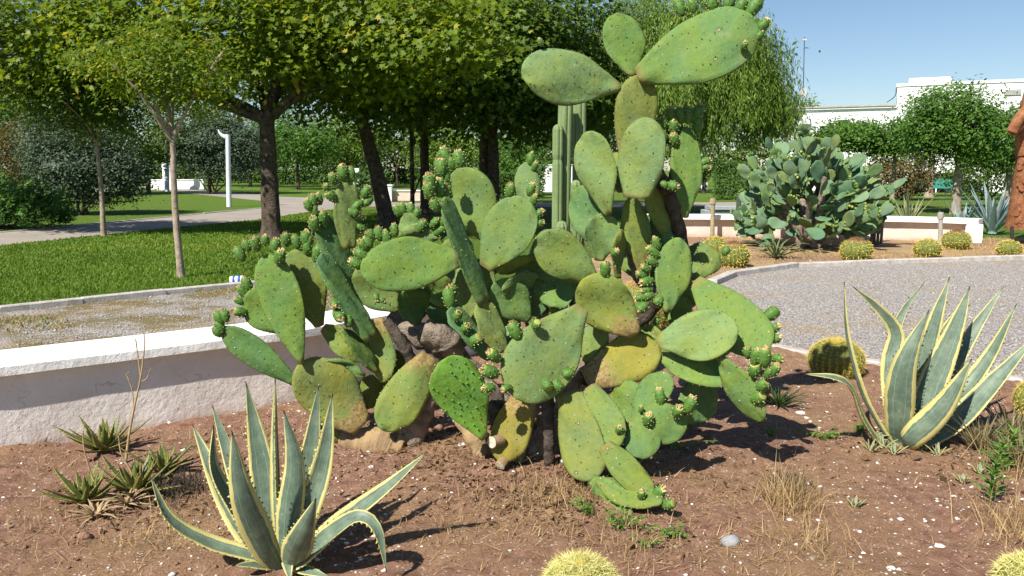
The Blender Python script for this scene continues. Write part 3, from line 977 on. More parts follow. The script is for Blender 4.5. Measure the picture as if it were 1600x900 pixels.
SEED = [1000]
def add_pad(root, b, t, aw, roll, colr, fruits=(), bend=None, cup=None, um=0.58, base=0.24, thick=None, shape=1.0, spiny=0.2):
    """b, t = (px, py, Y) of foot and tip; aw apparent width in photo pixels; roll turns the face away (degrees)"""
    SEED[0] += 1
    R = random.Random(SEED[0])
    B, T = AT(*b), AT(*t)
    ax = (T - B); L = ax.length; ax.normalize()
    mid = (B + T) / 2
    vw = (CAMP - mid).normalized()
    n0 = (vw - ax * vw.dot(ax)).normalized()
    rr = math.radians(roll)
    n = n0 * math.cos(rr) + ax.cross(n0) * math.sin(rr)
    x = ax.cross(n)
    W = aw * MPP(mid) / max(0.25, abs(math.cos(rr)))
    W = min(W, L * 1.05)
    th = thick or min(0.05, max(0.024, 0.030 + 0.02 * (COLS[colr][1])))
    # lift into the camera-facing sag: keep apparent length when foreshortened
    me = pad_mesh(L, W, th, um + R.uniform(-0.04, 0.04), base * R.uniform(0.85, 1.2), bend if bend is not None else R.uniform(-0.05, 0.05),
                  cup if cup is not None else R.uniform(-0.04, 0.05), SEED[0], spiny=spiny if colr != 'n' else 0.0, shape=shape, young=(colr == 'n'),
                  areole_r=0.0036 if colr != 'n' else 0.006, spacing=0.045 if colr != 'n' else 0.040)
    o = obj('pad', me, root)
    o.matrix_basis = frame_matrix(B - root.location, x, ax, n)
    c, old = COLS[colr]
    j = R.uniform(0.88, 1.12)
    o.color = (c[0] * j * R.uniform(0.93, 1.07), c[1] * j, c[2] * j * R.uniform(0.85, 1.15), min(0.95, max(0, old + R.uniform(-0.06, 0.1))))
    M4 = frame_matrix(B - root.location, x, ax, n)
    # fruits: (px, py[, scale[, mode]]) mode 'f' = on the face, 'c' = without dry flower
    for fr in fruits:
        px, py = fr[0], fr[1]; s = fr[2] if len(fr) > 2 else 1.0; mode = fr[3] if len(fr) > 3 else ''
        # depth of the pad plane where the pixel ray meets it, kept near the pad
        d = ray(px, py); den = d.dot(n)
        cy = (b[2] + t[2]) / 2
        lo, hi = min(b[2], t[2]) - 0.05, max(b[2], t[2]) + 0.05
        if abs(den) > 0.25:
            tt = (B - CAMP).dot(n) / den
            Yp = d.y * tt
        else:
            Yp = cy
        Yp = min(hi, max(lo, Yp))
        if 'f' in mode: Yp -= 0.045
        Pc = AT(px, py, Yp)
        core = B.lerp(T, 0.62)
        dr = (Pc - core)
        dr = dr - n * dr.dot(n) * 0.8
        if dr.length < 1e-4: dr = ax.copy()
        dr.normalize()
        if 'f' in mode: dr = (n * 0.8 + UP * 0.7 + dr * 0.3)
        else: dr = dr + UP * 0.55 + n * R.uniform(-0.1, 0.4)
        dr += Vector((R.uniform(-.28, .28), R.uniform(-.25, .25), R.uniform(-.15, .2)))
        dr.normalize()
        k = R.randrange(5) if 'c' not in mode else 5 + R.randrange(2)
        sc = s * R.uniform(0.78, 1.2)
        fo = obj('fruit', FR[k], o)
        a = Vector((1, 0, 0)) if abs(dr.x) < 0.8 else Vector((0, 1, 0))
        fx = (a - dr * a.dot(dr)).normalized(); fy = dr.cross(fx)
        ra = R.uniform(0, 6.28)
        fx, fy = fx * math.cos(ra) + fy * math.sin(ra), fy * math.cos(ra) - fx * math.sin(ra)
        mw = frame_matrix(Pc - root.location - dr * (0.034 * sc), fx * sc, fy * sc, dr * sc)
        fo.matrix_parent_inverse = Matrix.Identity(4)
        fo.matrix_basis = M4.inverted() @ mw
    return o

def stem(root, pts, mat, name='branch', flat=0.85, n=12, seed=0, rnd=0.08):
    """woody branch through (px, py, Y, radius px)"""
    P = [AT(p[0], p[1], p[2]) for p in pts]
    Rr = [p[3] * MPP(q) for p, q in zip(pts, P)]
    k = 6 * len(pts)
    C = catmull(P, k)
    rad = list(np.interp(np.linspace(0, len(pts) - 1, k), range(len(pts)), Rr))
    rnd_ = random.Random(seed)
    rad = [a * (1 + 0.08 * math.sin(i * 1.7 + seed) + rnd_.uniform(-0.04, 0.04)) for i, a in enumerate(rad)]
    mb = MB(root.location)
    mb.tube(C, rad, n, 0, True, flat, rnd, seed)
    return mb.build(name, mat, root)

# ------------------------------------------------------------------ the big prickly pear
g0 = GR(840, 742)
root = thing('prickly_pear_cactus', (g0.x, g0.y, 0.0), 'huge sprawling prickly pear cactus with fruiting green pads in the red soil', 'cactus')
# woody trunk and branches
stem(root, [(845, 790, 4.15, 40), (850, 720, 4.20, 34), (868, 650, 4.25, 26), (892, 595, 4.25, 18), (930, 560, 4.28, 15)], M['cork'], 'trunk', seed=1)
stem(root, [(905, 590, 4.25, 17), (960, 530, 4.42, 17), (1020, 475, 4.5, 16), (1062, 420, 4.5, 14), (1060, 360, 4.45, 13), (1046, 305, 4.4, 11), (1015, 250, 4.35, 12)], M['cork_dark'], seed=2)
stem(root, [(850, 700, 4.25, 20), (790, 640, 4.3, 19), (740, 590, 4.4, 18), (690, 540, 4.5, 22), (650, 520, 4.55, 20), (612, 490, 4.6, 12)], M['cork'], seed=3, rnd=0.12)
stem(root, [(715, 560, 4.45, 14), (690, 528, 4.36, 24), (662, 518, 4.36, 20)], M['cork'], seed=13, rnd=0.15)
stem(root, [(648, 572, 4.42, 9), (628, 535, 4.40, 10), (604, 500, 4.42, 7)], M['cork_dark'], seed=4)
stem(root, [(770, 745, 4.18, 16), (745, 690, 4.22, 15), (712, 640, 4.30, 14), (680, 600, 4.38, 14)], M['cork_orange'], seed=5)
stem(root, [(640, 700, 4.36, 34), (600, 695, 4.40, 36), (560, 690, 4.44, 28), (535, 685, 4.46, 16)], M['cork_orange'], seed=6, flat=0.8)
stem(root, [(640, 690, 4.36, 22), (660, 640, 4.36, 20), (678, 600, 4.38, 16)], M['cork'], seed=12)
stem(root, [(858, 735, 4.02, 8), (858, 690, 3.99, 9), (856, 640, 4.0, 10), (858, 610, 4.06, 9)], M['cork_dark'], seed=7)
stem(root, [(780, 670, 4.12, 14), (776, 640, 4.14, 15), (772, 612, 4.2, 14)], M['cork_dark'], seed=8)
stem(root, [(840, 600, 4.32, 14), (848, 540, 4.45, 16), (856, 470, 4.5, 13), (862, 430, 4.5, 10)], M['cork'], seed=9)
stem(root, [(640, 500, 4.6, 14), (670, 470, 4.65, 12), (700, 430, 4.7, 9)], M['cork'], seed=10)
stem(root, [(1030, 470, 4.5, 12), (1000, 430, 4.55, 12), (985, 390, 4.55, 9)], M['cork'], seed=11)

A = lambda *a, **k: add_pad(root, *a, **k)
# --- crown on top
A((982, 245, 4.36), (1000, 117, 4.36), 66, 12, 'm', thick=0.06, base=0.5)
A((968, 136, 4.34), (816, 106, 4.22), 84, 14, 'w', [(845, 67, 0.7)], base=0.2, thick=0.045)
A((990, 118, 4.36), (963, 21, 4.42), 64, 22, 'g')
A((997, 120, 4.32), (1184, 38, 4.22), 106, -18, 'g', [(1063, 14), (1083, 12), (1113, 8), (1139, 4), (1157, 12, 1.15), (1176, 14, 1.1), (1190, 42, .9), (1184, 58, 0.8), (1162, 74, .8, 'f')], base=0.22, thick=0.06, um=0.6)
A((995, 310, 4.22), (1011, 183, 4.22), 74, -14, 'w', [(1049, 290, 0.9), (1038, 288, .8, 'c')], base=0.45, um=0.5, thick=0.06)
A((1070, 340, 4.40), (1074, 197, 4.46), 48, 20, 'g', [(1047, 180, 1.1), (1036, 195), (1053, 200), (1062, 183), (1075, 182), (1088, 182), (1090, 200), (1054, 220, .9), (1036, 212, .9), (1098, 254, .8), (1100, 262, .8), (1042, 235, .7)], um=0.52)
A((950, 335, 4.30), (918, 205, 4.34), 62, -20, 'w', base=0.2)
A((972, 300, 4.42), (958, 238, 4.46), 40, -10, 'y')
A((930, 385, 4.44), (906, 290, 4.5), 56, -15, 'b')
A((936, 407, 4.36), (944, 333, 4.38), 54, 5, 'w', cup=0.25, bend=0.1)
A((1004, 428, 4.40), (988, 306, 4.42), 42, 32, 'm', base=0.4)
A((964, 434, 4.30), (971, 358, 4.30), 16, 70, 'y', [(960, 396, .8, 'f')])
A((1052, 372, 4.48), (1018, 292, 4.42), 44, 18, 'm', base=0.4)
A((1046, 400, 4.44), (1050, 352, 4.46), 26, 10, 'b')
A((1034, 400, 4.55), (1022, 330, 4.6), 40, 30, 'b')
# --- right of centre
A((1042, 487, 4.24), (1061, 371, 4.30), 56, 14, 'g', [(1026, 382), (1023, 396), (1021, 410), (1010, 420), (1014, 440), (1012, 452), (1003, 430, .9), (1013, 462, 1, 'c'), (1029, 470, 1, 'c'), (1004, 465, .9), (1006, 478, .9), (996, 480, .8)], um=0.55)
A((1078, 434, 4.46), (1112, 384, 4.52), 60, -8, 'y', [(1134, 392, 0.8, 'c')])
A((1085, 440, 4.30), (1197, 552, 4.04), 84, -22, 'g', [(1206, 490, 1.1, 'c'), (1190, 513), (1210, 530), (1206, 515, .8), (1192, 548), (1212, 560, .9)], um=0.62, bend=0.06)
A((1028, 533, 4.08), (1154, 516, 3.96), 80, -12, 'w', um=0.62, base=0.3)
A((1026, 557, 4.12), (1152, 592, 4.02), 50, -38, 'g', um=0.55)
A((1124, 556, 3.96), (1190, 660, 3.88), 46, 28, 'g', [(1168, 553), (1180, 560), (1194, 562, 1.05), (1179, 578, 1.05, 'c'), (1208, 580), (1191, 602, 1.15, 'c'), (1184, 621, 1.15, 'c'), (1199, 585, .9), (1178, 565, .8)], um=0.5)
A((1056, 655, 4.15), (1116, 605, 4.25), 62, 30, 'b')
A((1090, 560, 4.40), (1140, 505, 4.5), 60, 10, 'g')
A((915, 594, 4.12), (1030, 540, 4.12), 74, -22, 'o', thick=0.075, base=0.5)
A((992, 521, 4.08), (910, 436, 4.06), 84, -8, 'm', [(946, 424, 1.0)], base=0.3)
A((915, 566, 4.2), (937, 505, 4.24), 46, -8, 'y')
A((1010, 545, 4.28), (1018, 508, 4.32), 40, -10, 'y', [(1026, 502, .7, 'c')])
A((1048, 505, 4.4), (1066, 462, 4.42), 48, 12, 'g')
A((1075, 560, 4.3), (1010, 540, 4.3), 40, -20, 'y')
# --- low right
A((889, 614, 3.98), (925, 752, 3.70), 72, 14, 'y', base=0.55, um=0.62, thick=0.05)
A((921, 605, 3.98), (964, 702, 3.74), 62, 8, 'y', [(967, 672, .8, 'f')], base=0.4, thick=0.045)
A((985, 662, 3.98), (978, 594, 4.05), 58, -20, 'g')
A((988, 662, 3.92), (1044, 582, 3.98), 50, -18, 'g')
A((1012, 655, 3.86), (994, 714, 3.74), 60, -5, 'g', [(1012, 657, .95, 'f'), (1001, 640, .4, 'f')], base=0.5, um=0.5)
A((985, 668, 3.86), (1074, 657, 3.80), 66, 4, 'g', [(1032, 623, .95), (1058, 645, .95, 'f'), (1076, 637, .95)], base=0.35, um=0.5)
A((946, 698, 3.72), (1018, 778, 3.50), 46, -18, 'y', base=0.5, um=0.5)
A((934, 752, 3.68), (1036, 788, 3.40), 44, -36, 'y', [(1002, 775, .9, 'f'), (1028, 771, .9), (1045, 788, .9, 'c')], um=0.5)
A((922, 748, 3.72), (985, 806, 3.46), 46, 28, 'g', um=0.5)
A((940, 690, 4.15), (1010, 640, 4.25), 56, 20, 'b')
# --- front centre
A((909, 482, 4.0), (803, 620, 3.80), 112, -12, 'w', [(806, 520), (838, 508, 1.0, 'fc'), (774, 558, 1.05), (768, 582, 1.05), (766, 606, .95), (793, 606, .95), (854, 601, .95, 'c'), (871, 602, .95, 'c'), (888, 583, .95, 'c')], um=0.64, base=0.2, bend=-0.04)
A((757, 684, 3.92), (693, 559, 3.88), 84, 6, 'n', base=0.16, um=0.66, thick=0.026, bend=0.04)
A((822, 618, 4.10), (783, 722, 3.98), 62, 12, 'o', base=0.7, thick=0.07)
A((766, 560, 4.16), (701, 482, 4.10), 34, 44, 'b', [(707, 458, 1.1), (703, 470, 1.1), (714, 496, 1.1, 'f'), (727, 514, 1.1, 'f'), (742, 532, 1.1, 'fc')], um=0.5)
A((782, 552, 4.18), (750, 470, 4.22), 44, 38, 'y', base=0.5, um=0.5)
A((757, 472, 4.22), (686, 310, 4.16), 32, 55, 'b', [(672, 288, 1.1), (671, 302, 1.1), (686, 296, 1.1), (680, 322, 1.1), (690, 266, 1.1), (698, 277, .9), (697, 304, .9)], um=0.5, base=0.45)
A((736, 505, 4.34), (746, 404, 4.38), 64, -6, 'y')
A((826, 500, 4.36), (774, 440, 4.30), 62, -8, 'g')
A((840, 430, 4.38), (782, 452, 4.3), 32, -40, 'w')
A((815, 452, 4.46), (854, 484, 4.42), 44, 34, 'b')
A((895, 430, 4.42), (850, 476, 4.36), 52, 36, 'b')
A((862, 500, 4.4), (880, 440, 4.44), 30, 40, 'y')
A((928, 442, 4.22), (842, 368, 4.18), 72, -6, 'y', base=0.3)
A((838, 400, 4.34), (776, 424, 4.28), 18, -66, 'y', um=0.5)
A((868, 440, 4.46), (826, 405, 4.42), 34, -20, 'w')
# --- upper left of centre
A((763, 376, 4.40), (715, 264, 4.44), 80, -10, 'g', [(697, 248, 1.1), (718, 252, 1.1), (690, 264), (707, 258, .8), (699, 284, .9), (698, 300, .9)], um=0.6)
A((760, 419, 4.24), (823, 310, 4.24), 82, -14, 'g', [(797, 300, 1.0), (829, 298), (833, 316), (841, 350, .9), (840, 336, .7)], um=0.6)
A((829, 338, 4.44), (820, 253, 4.48), 38, -20, 'w', [(829, 250, .8), (835, 262, .9)], um=0.6)
A((716, 404, 4.26), (563, 422, 4.16), 84, 6, 'g', [(580, 369), (593, 367), (605, 374, 1.1), (617, 362), (570, 386), (566, 398), (558, 413, .9), (576, 380, .8)], um=0.56, base=0.4)
A((650, 380, 4.56), (634, 333, 4.6), 34, -12, 'g', [(622, 331, .8), (630, 328, .8), (642, 328, .8), (651, 334, .8)])
A((684, 372, 4.50), (628, 362, 4.46), 34, -20, 'w', [(657, 356, 1.0), (632, 368, .8), (678, 350, .8), (692, 348), (685, 362, .9), (697, 372, .9)])
A((735, 420, 4.5), (700, 370, 4.5), 50, 10, 'y')
A((648, 505, 4.46), (644, 448, 4.4), 54, 20, 'b')
A((712, 478, 4.5), (668, 436, 4.46), 46, 14, 'g')
A((625, 484, 4.5), (556, 420, 4.46), 66, 4, 'y', [(587, 462, .7), (594, 468, .7), (606, 472, .7), (610, 483, .7, 'c')])
A((700, 520, 4.56), (690, 450, 4.6), 60, 25, 'b')
# --- left
A((545, 388, 4.50), (541, 283, 4.52), 44, 20, 'y', [(521, 281), (536, 272), (549, 275), (511, 295, .9), (519, 308, .9), (571, 301, .9), (572, 317, .9), (557, 322), (547, 331, .9), (558, 339), (563, 356, .8)], um=0.55, base=0.4)
A((548, 460, 4.48), (503, 333, 4.48), 44, 38, 'b', [(490, 316), (482, 322), (492, 332, .9), (499, 313), (493, 355), (505, 345), (505, 352, .8)], um=0.55)
A((499, 510, 4.42), (459, 390, 4.42), 66, -4, 'y', [(447, 376), (463, 380), (478, 374), (480, 388), (495, 400, 1.05), (483, 378, .9)], um=0.6)
A((581, 530, 4.36), (497, 398, 4.34), 38, 46, 'b', [(524, 472), (528, 490, 1.05), (544, 498, 1.05)], um=0.5, base=0.4)
A((471, 568, 4.26), (416, 398, 4.24), 66, -12, 'g', [(376, 399, .9), (387, 386), (400, 383), (415, 377), (430, 385), (437, 404)], um=0.66, base=0.16)
A((456, 518, 4.36), (388, 455, 4.34), 72, -6, 'g', [(387, 447), (380, 458), (375, 471, .9), (380, 488, .9)], um=0.6)
A((462, 598, 4.30), (347, 513, 4.26), 44, -16, 'b', [(344, 499), (352, 495), (345, 512), (341, 520, .9)], um=0.6, base=0.35)
A((566, 664, 4.38), (466, 568, 4.32), 90, 2, 'm', um=0.55, base=0.5, thick=0.04)
A((674, 558, 4.36), (596, 672, 4.20), 70, -2, 'm', base=0.5, um=0.56, thick=0.05)
A((505, 512, 4.44), (574, 556, 4.42), 48, -14, 'y')
A((590, 498, 4.46), (602, 598, 4.40), 42, 34, 'm', base=0.6)
A((590, 580, 4.36), (535, 514, 4.30), 26, 52, 'g', um=0.5)
A((570, 586, 4.42), (504, 564, 4.38), 26, -40, 'g', um=0.5)
A((556, 690, 4.5), (520, 672, 4.46), 44, -4, 'm')
A((615, 600, 4.5), (612, 545, 4.5), 40, 10, 'm')
A((560, 640, 4.55), (600, 590, 4.6), 50, 5, 'y')
# pads on the hidden far side
hb = random.Random(77)
for px, py, Yb in [(700, 470, 4.75), (760, 430, 4.8), (830, 420, 4.85), (900, 450, 4.85), (960, 480, 4.8), (1010, 440, 4.85), (880, 540, 4.7), (800, 540, 4.7), (960, 560, 4.65), (640, 470, 4.75), (1080, 480, 4.75), (720, 540, 4.7), (860, 480, 4.9)]:
    A((px, py, Yb), (px + hb.uniform(-60, 60), py - hb.uniform(50, 90), Yb + hb.uniform(0, 0.25)), hb.uniform(48, 66), hb.uniform(-40, 40), hb.choice('gbyw'))
# cut stubs
for (a, b2, rr) in [((782, 688, 3.97), (768, 691, 3.925), 9.5), ((787, 719, 3.95), (781, 728, 3.92), 8)]:
    B, T = AT(*a), AT(*b2)
    mb = MB(root.location)
    d = (T - B).normalized(); r0 = rr * MPP(T)
    mb.tube([B, B.lerp(T, 0.6), T], [r0 * 1.15, r0 * 1.05, r0], 14, 0, False, 0.9, 0.04, 3)
    side = d.cross(UP).normalized(); u2 = side.cross(d)
    ring = [T + (side * math.cos(k * 2 * math.pi / 14) + u2 * math.sin(k * 2 * math.pi / 14) * 0.95) * r0 * 1.03 for k in range(14)]
    mb.add(ring + [T + d * 0.004], [[k, (k + 1) % 14, 14] for k in range(14)], 1)
    mb.build('cut_stub', [M['cork_orange'], M['cut']], root)

# ------------------------------------------------------------------ the prickly pear beyond the court
g1 = GR(1264, 386)
root2 = thing('prickly_pear_cactus', (g1.x, g1.y, 0), 'dense rounded prickly pear cactus growing before the pinkish planter wall', 'cactus')
PADS2 = [pad_mesh(0.44, 0.27, 0.03, 0.58, 0.22, 0.05 * (i - 2), 0.03 * (i - 2), 500 + i, areoles=False, nseg=12) for i in range(5)]
FR2 = [fruit_mesh(300 + i, L=0.07, Rr=0.03, flower=False) for i in range(2)]
R = random.Random(9)
def pad2(P, ax, n, s, fr):
    x = ax.cross(n).normalized(); n = x.cross(ax)
    o = obj('pad', PADS2[R.randrange(5)], root2)
    o.matrix_basis = frame_matrix(P, x * s, ax * s, n * s)
    c = R.choice([G2, G2, G1, G4, G3]); j = R.uniform(0.85, 1.15)
    o.color = (c[0] * j * 0.95, c[1] * j * 1.0, c[2] * j * 1.6, R.choice([0, 0, 0, 0.2, 0.4]))
    for i in range(fr):
        a = (i - (fr - 1) / 2) * 0.36 + R.uniform(-0.1, 0.1)
        f = obj('fruit', FR2[R.randrange(2)], o)
        lx, ly = math.sin(a), math.cos(a)
        mm = frame_matrix(Vector((lx * 0.115, 0.235 + ly * 0.16, 0.0)), Vector((ly, -lx, 0)), Vector((0, 0, -1)), Vector((lx, ly, 0)))
        f.matrix_basis = mm
    return P + ax * (0.39 * s)
def outward(v):
    return Vector((v.x, v.y, max(0.1, v.z * 0.7))).normalized()
branches = []
for i in range(9):
    a = i / 9 * 6.28 + R.uniform(-0.2, 0.2)
    p0 = Vector((R.uniform(-0.15, 0.15), R.uniform(-0.15, 0.15), 0))
    p1 = Vector((math.cos(a) * 0.45, math.sin(a) * 0.35, R.uniform(0.4, 0.7)))
    p2 = Vector((math.cos(a) * R.uniform(0.7, 1.1), math.sin(a) * R.uniform(0.5, 0.9), R.uniform(0.9, 1.5)))
    mb = MB(); mb.tube(catmull([p0, p1, p2], 10), list(np.linspace(0.13, 0.05, 10)), 8, 0, True, 0.8, 0.1, i)
    mb.build('branch', M['cork'], root2)
for i in range(270):
    # directions over a dome, more towards the camera side and the crown
    th = R.uniform(0, 2 * math.pi); zz = R.uniform(-0.38, 1.0)
    rr = math.sqrt(max(0, 1 - max(0, zz) ** 2))
    d = Vector((math.cos(th) * rr, math.sin(th) * rr, zz))
    f = R.uniform(0.62, 1.0)
    ctr = Vector((0.0, 0, 0.68))
    lump = 1 + 0.12 * math.sin(3 * th + 1) + 0.08 * math.sin(7 * zz + th)
    P = ctr + Vector((d.x * 1.27, d.y * 1.15, d.z * 1.46)) * f * lump
    if P.z < 0.25: P.z = R.uniform(0.2, 0.6)
    ax = (outward(d) + UP * R.uniform(-0.2, 0.8) + Vector((R.uniform(-.9, .9), R.uniform(-.6, .6), R.uniform(-.4, .4)))).normalized()
    ax.z = max(ax.z, -0.25)
    ax.normalize()
    n = Vector((R.uniform(-.8, .8), R.uniform(-1, -0.2), R.uniform(-.1, .9)))
    n = (n - ax * n.dot(ax)).normalized()
    s = R.uniform(0.8, 1.08)
    P -= ax * 0.15
    outer = f > 0.8
    T = pad2(P, ax, n, s, R.choice([0, 0, 0, 1, 2, 3, 4]) if outer else 0)
    if R.random() < 0.35:
        ax2 = (ax + Vector((R.uniform(-.7, .7), R.uniform(-.7, .7), R.uniform(-.1, .5)))).normalized()
        n2 = Vector((R.uniform(-.8, .8), R.uniform(-1, -0.2), R.uniform(-.1, .8))); n2 = (n2 - ax2 * n2.dot(ax2)).normalized()
        pad2(T - ax2 * 0.02, ax2, n2, s * R.uniform(0.7, 0.95), R.choice([0, 1, 3, 4]))

# ------------------------------------------------------------------ agaves, aloes
def agave_mat(name, centre1, centre2, margin, mw=0.62, tipc=(0.03, 0.02, 0.015), rough=0.5):
    m, nt, b = node_mat(name); k = NT(nt)
    s = k.attr('s'); t = k.attr('t'); v = k.coord()
    n = k.noise(v, 9, 5, 0.6)
    oi = k.n('ShaderNodeObjectInfo')
    c = k.ramp(k.mapr(n, 0.3, 0.7), [(0, centre1), (1, centre2)])
    # powdery bloom: bud imprints and pale dust
    c = k.mix(k.mapr(k.noise(v, 70, 5, 0.7), 0.6, 0.72, 0, 0.5), c, (0.42, 0.47, 0.42))
    dn = k.noise(v, 18, 6, 0.7)
    c = k.mix(k.mapr(dn, 0.35, 0.6, 0.45, 0), c, tuple(0.6 * x for x in centre1))
    # imprints left by neighbouring leaves in the bud
    im = k.math('ABSOLUTE', k.math('SUBTRACT', k.math('ADD', s, k.math('MULTIPLY', k.noise(v, 20, 2), 0.25)), 0.50))
    c = k.mix(k.mapr(im, 0.0, 0.03, 0.45, 0), c, tuple(min(1, 1.9 * x) for x in centre2))
    if margin:
        e = k.math('ADD', s, k.math('MULTIPLY', k.math('SUBTRACT', k.noise(v, 14, 4), 0.5), 0.30))
        e = k.math('ADD', e, k.math('MULTIPLY', k.math('SUBTRACT', oi.outputs['Random'], 0.5), 0.22))
        my = k.ramp(k.mapr(n, 0.3, 0.7), [(0, margin), (1, tuple(min(1, x * 1.35) for x in margin))])
        c = k.mix(k.mapr(e, mw, mw + 0.03), c, my)
    c = k.mix(k.mapr(t, 0.955, 0.985), c, tipc)
    k.l(c, b.inputs['Base Color']); b.inputs['Roughness'].default_value = rough
    b.inputs['Specular IOR Level'].default_value = 0.3
    bp = k.bump(k.noise(v, 40, 4), 0.2, 0.004, b)
    w = k.n('ShaderNodeTexWave'); w.inputs['Scale'].default_value = 30; w.inputs['Distortion'].default_value = 3
    k.l(v, w.inputs['Vector']); k.bump(w.outputs['Fac'], 0.08, 0.002, b, bp)
    return m
M['agave'] = agave_mat('variegated_agave', (0.088, 0.135, 0.096), (0.160, 0.215, 0.150), (0.40, 0.36, 0.14), 0.70)
M['agave_blue'] = agave_mat('blue_agave', (0.16, 0.24, 0.24), (0.24, 0.32, 0.31), None)
M['agave_green'] = agave_mat('green_agave', (0.07, 0.125, 0.05), (0.14, 0.21, 0.09), (0.25, 0.27, 0.10), 0.8)
M['aloe'] = agave_mat('aloe_leaf', (0.07, 0.105, 0.02), (0.15, 0.175, 0.04), (0.24, 0.20, 0.06), 0.8, (0.22, 0.09, 0.03), 0.45)
M['aloe_dark'] = agave_mat('dark_tuft_leaf', (0.025, 0.05, 0.012), (0.06, 0.095, 0.02), None, rough=0.6)
M['aloe_brown'] = agave_mat('bronze_leaf', (0.10, 0.095, 0.045), (0.17, 0.15, 0.075), None, tipc=(0.2, 0.1, 0.05))
M['dead_leaf'] = simple_mat('dead_leaf', (0.22, 0.14, 0.07), (0.46, 0.34, 0.20), 25, 0.9, 0.2)
M['tooth'] = simple_mat('leaf_tooth', (0.05, 0.03, 0.015), (0.2, 0.13, 0.05), 50, 0.7, 0)

def leaf_blade(root, pts, W, nh, mat, seed=0, thick=0.014, chan=0.30, n=24, teeth=0.03, prof='agave', tooth=0.008, name='leaf', base_w=0.62, wave=0.0, m=4, label=None):
    """tapering succulent leaf along world points; nh(point) gives the side the upper face looks to"""
    R = random.Random(seed)
    C = catmull(pts, n)
    vs, fs, mi, sa, ta = [], [], [], [], []
    cols_ = 2 * m + 1
    cent, lat, nor, ws = [], [], [], []
    pl = None
    for i, p in enumerate(C):
        t = i / (n - 1)
        tg = (C[min(i + 1, n - 1)] - C[max(i - 1, 0)]).normalized()
        h = Vector(nh(p, t)); h = h - tg * h.dot(tg)
        if h.length < 1e-4: h = UP - tg * UP.dot(tg)
        h.normalize()
        l = tg.cross(h)
        if pl is not None and l.dot(pl) < 0: l = -l; 
        pl = l
        h = l.cross(tg)
        if prof == 'agave':
            w = base_w + (1 - base_w) * math.sin(math.pi / 2 * min(t / 0.38, 1)) if t < 0.38 else max(0.0, 1 - ((t - 0.38) / 0.62) ** 1.55)
            if t > 0.9: w = max(w, 0.0) 
            w = max(w, 0.018 + 0.05 * (1 - t))
        else:
            w = max(0.02, (1 - t) ** 0.75 * (0.85 + 0.15 * math.sin(t * 3)))
        cent.append(p); lat.append(l); nor.append(h); ws.append(w * W / 2)
    ph = R.uniform(0, 6)
    for side in (1, -1):
        for i in range(n):
            t = i / (n - 1); w = ws[i]
            for j in range(-m, m + 1):
                s = j / m
                zc = chan * w * s * s * 1.0
                th = thick * (1 - 0.85 * t) * (1 - abs(s) ** 2.5) * 0.5 + 0.0012
                wz = wave * math.sin(i * 0.9 + ph + (2 if s > 0 else 0)) * abs(s) ** 3 * w
                vs.append(cent[i] + lat[i] * (s * w) + nor[i] * (zc + side * th + wz))
                sa.append(abs(s)); ta.append(t)
    off = n * cols_
    for i in range(n - 1):
        for j in range(cols_ - 1):
            a = i * cols_ + j
            q = (a, a + 1, a + 1 + cols_, a + cols_)
            fs.append(q); mi.append(0)
            fs.append(tuple(x + off for x in q[::-1])); mi.append(0)
        for j in (0, cols_ - 1):
            a = i * cols_ + j
            q = (a, a + cols_, a + cols_ + off, a + off)
            fs.append(q if j == 0 else q[::-1]); mi.append(0)
    fs.append(tuple(range(cols_)) + tuple(off + k for k in range(cols_ - 1, -1, -1))); mi.append(0)
    if teeth:
        Ltot = sum((C[i + 1] - C[i]).length for i in range(n - 1))
        k = int(Ltot / teeth)
        for q in range(1, k):
            t = q / k * 0.9
            i = min(n - 2, int(t * (n - 1)))
            for s in (-1, 1):
                p = cent[i].lerp(cent[i + 1], t * (n - 1) - i) + lat[i] * (s * ws[i] * 0.985) + nor[i] * (chan * ws[i])
                d = (cent[i + 1] - cent[i]).normalized()
                z = tooth * R.uniform(0.6, 1.3)
                b = len(vs)
                vs += [p - d * z * 0.8, p + d * z * 0.8, p + nor[i] * 0.003, p + lat[i] * (s * z) + d * z * 0.4]
                sa += [1] * 4; ta += [t] * 4
                fs += [(b, b + 1, b + 3), (b + 1, b + 2, b + 3), (b + 2, b, b + 3)]; mi += [1 if R.random() < 0.35 else 0] * 3
    me = mesh_from(name, [v - root.location for v in vs], fs, [mat, M['tooth']], mi, True, {'s': sa, 't': ta})
    o = obj(name, me, root)
    if label: o['label'] = label
    return o

def px_leaf(root, pts, wpx, mat, face, seed, **kw):
    """leaf through (px, py, Y); face: +1 shows its upper side to the camera, -1 its back, or a vector"""
    P = [AT(*p) for p in pts]
    W = wpx * MPP(P[len(P) // 2])
    ctr = root.location
    if isinstance(face, tuple):
        fv = Vector(face); nh = lambda p, t: fv
    else:
        nh = lambda p, t: Vector((ctr.x - p.x, ctr.y - p.y, 0)) * 1.2 + UP * 0.5 if face == 0 else (CAMP - p) * face + Vector((ctr.x - p.x, 0, 0)) * 1.5
    return leaf_blade(root, P, W, nh, mat, seed, **kw)

def base_leaf(root, n, rad, length, mat, seed, w):
    """short withered leaves hugging the ground at the foot"""
    R = random.Random(seed)
    for i in range(n):
        a = R.uniform(0, 6.28); d = Vector((math.cos(a), math.sin(a), 0)); o = root.location
        z0 = o.z
        P = [o + d * rad * 0.3 + UP * 0.03, o + d * (rad * 0.3 + length * 0.5) + UP * R.uniform(0.03, 0.07), o + d * (rad * 0.3 + length) + UP * 0.01]
        leaf_blade(root, P, w, lambda p, t: UP, mat, seed * 50 + i, thick=0.008, n=12, teeth=0)

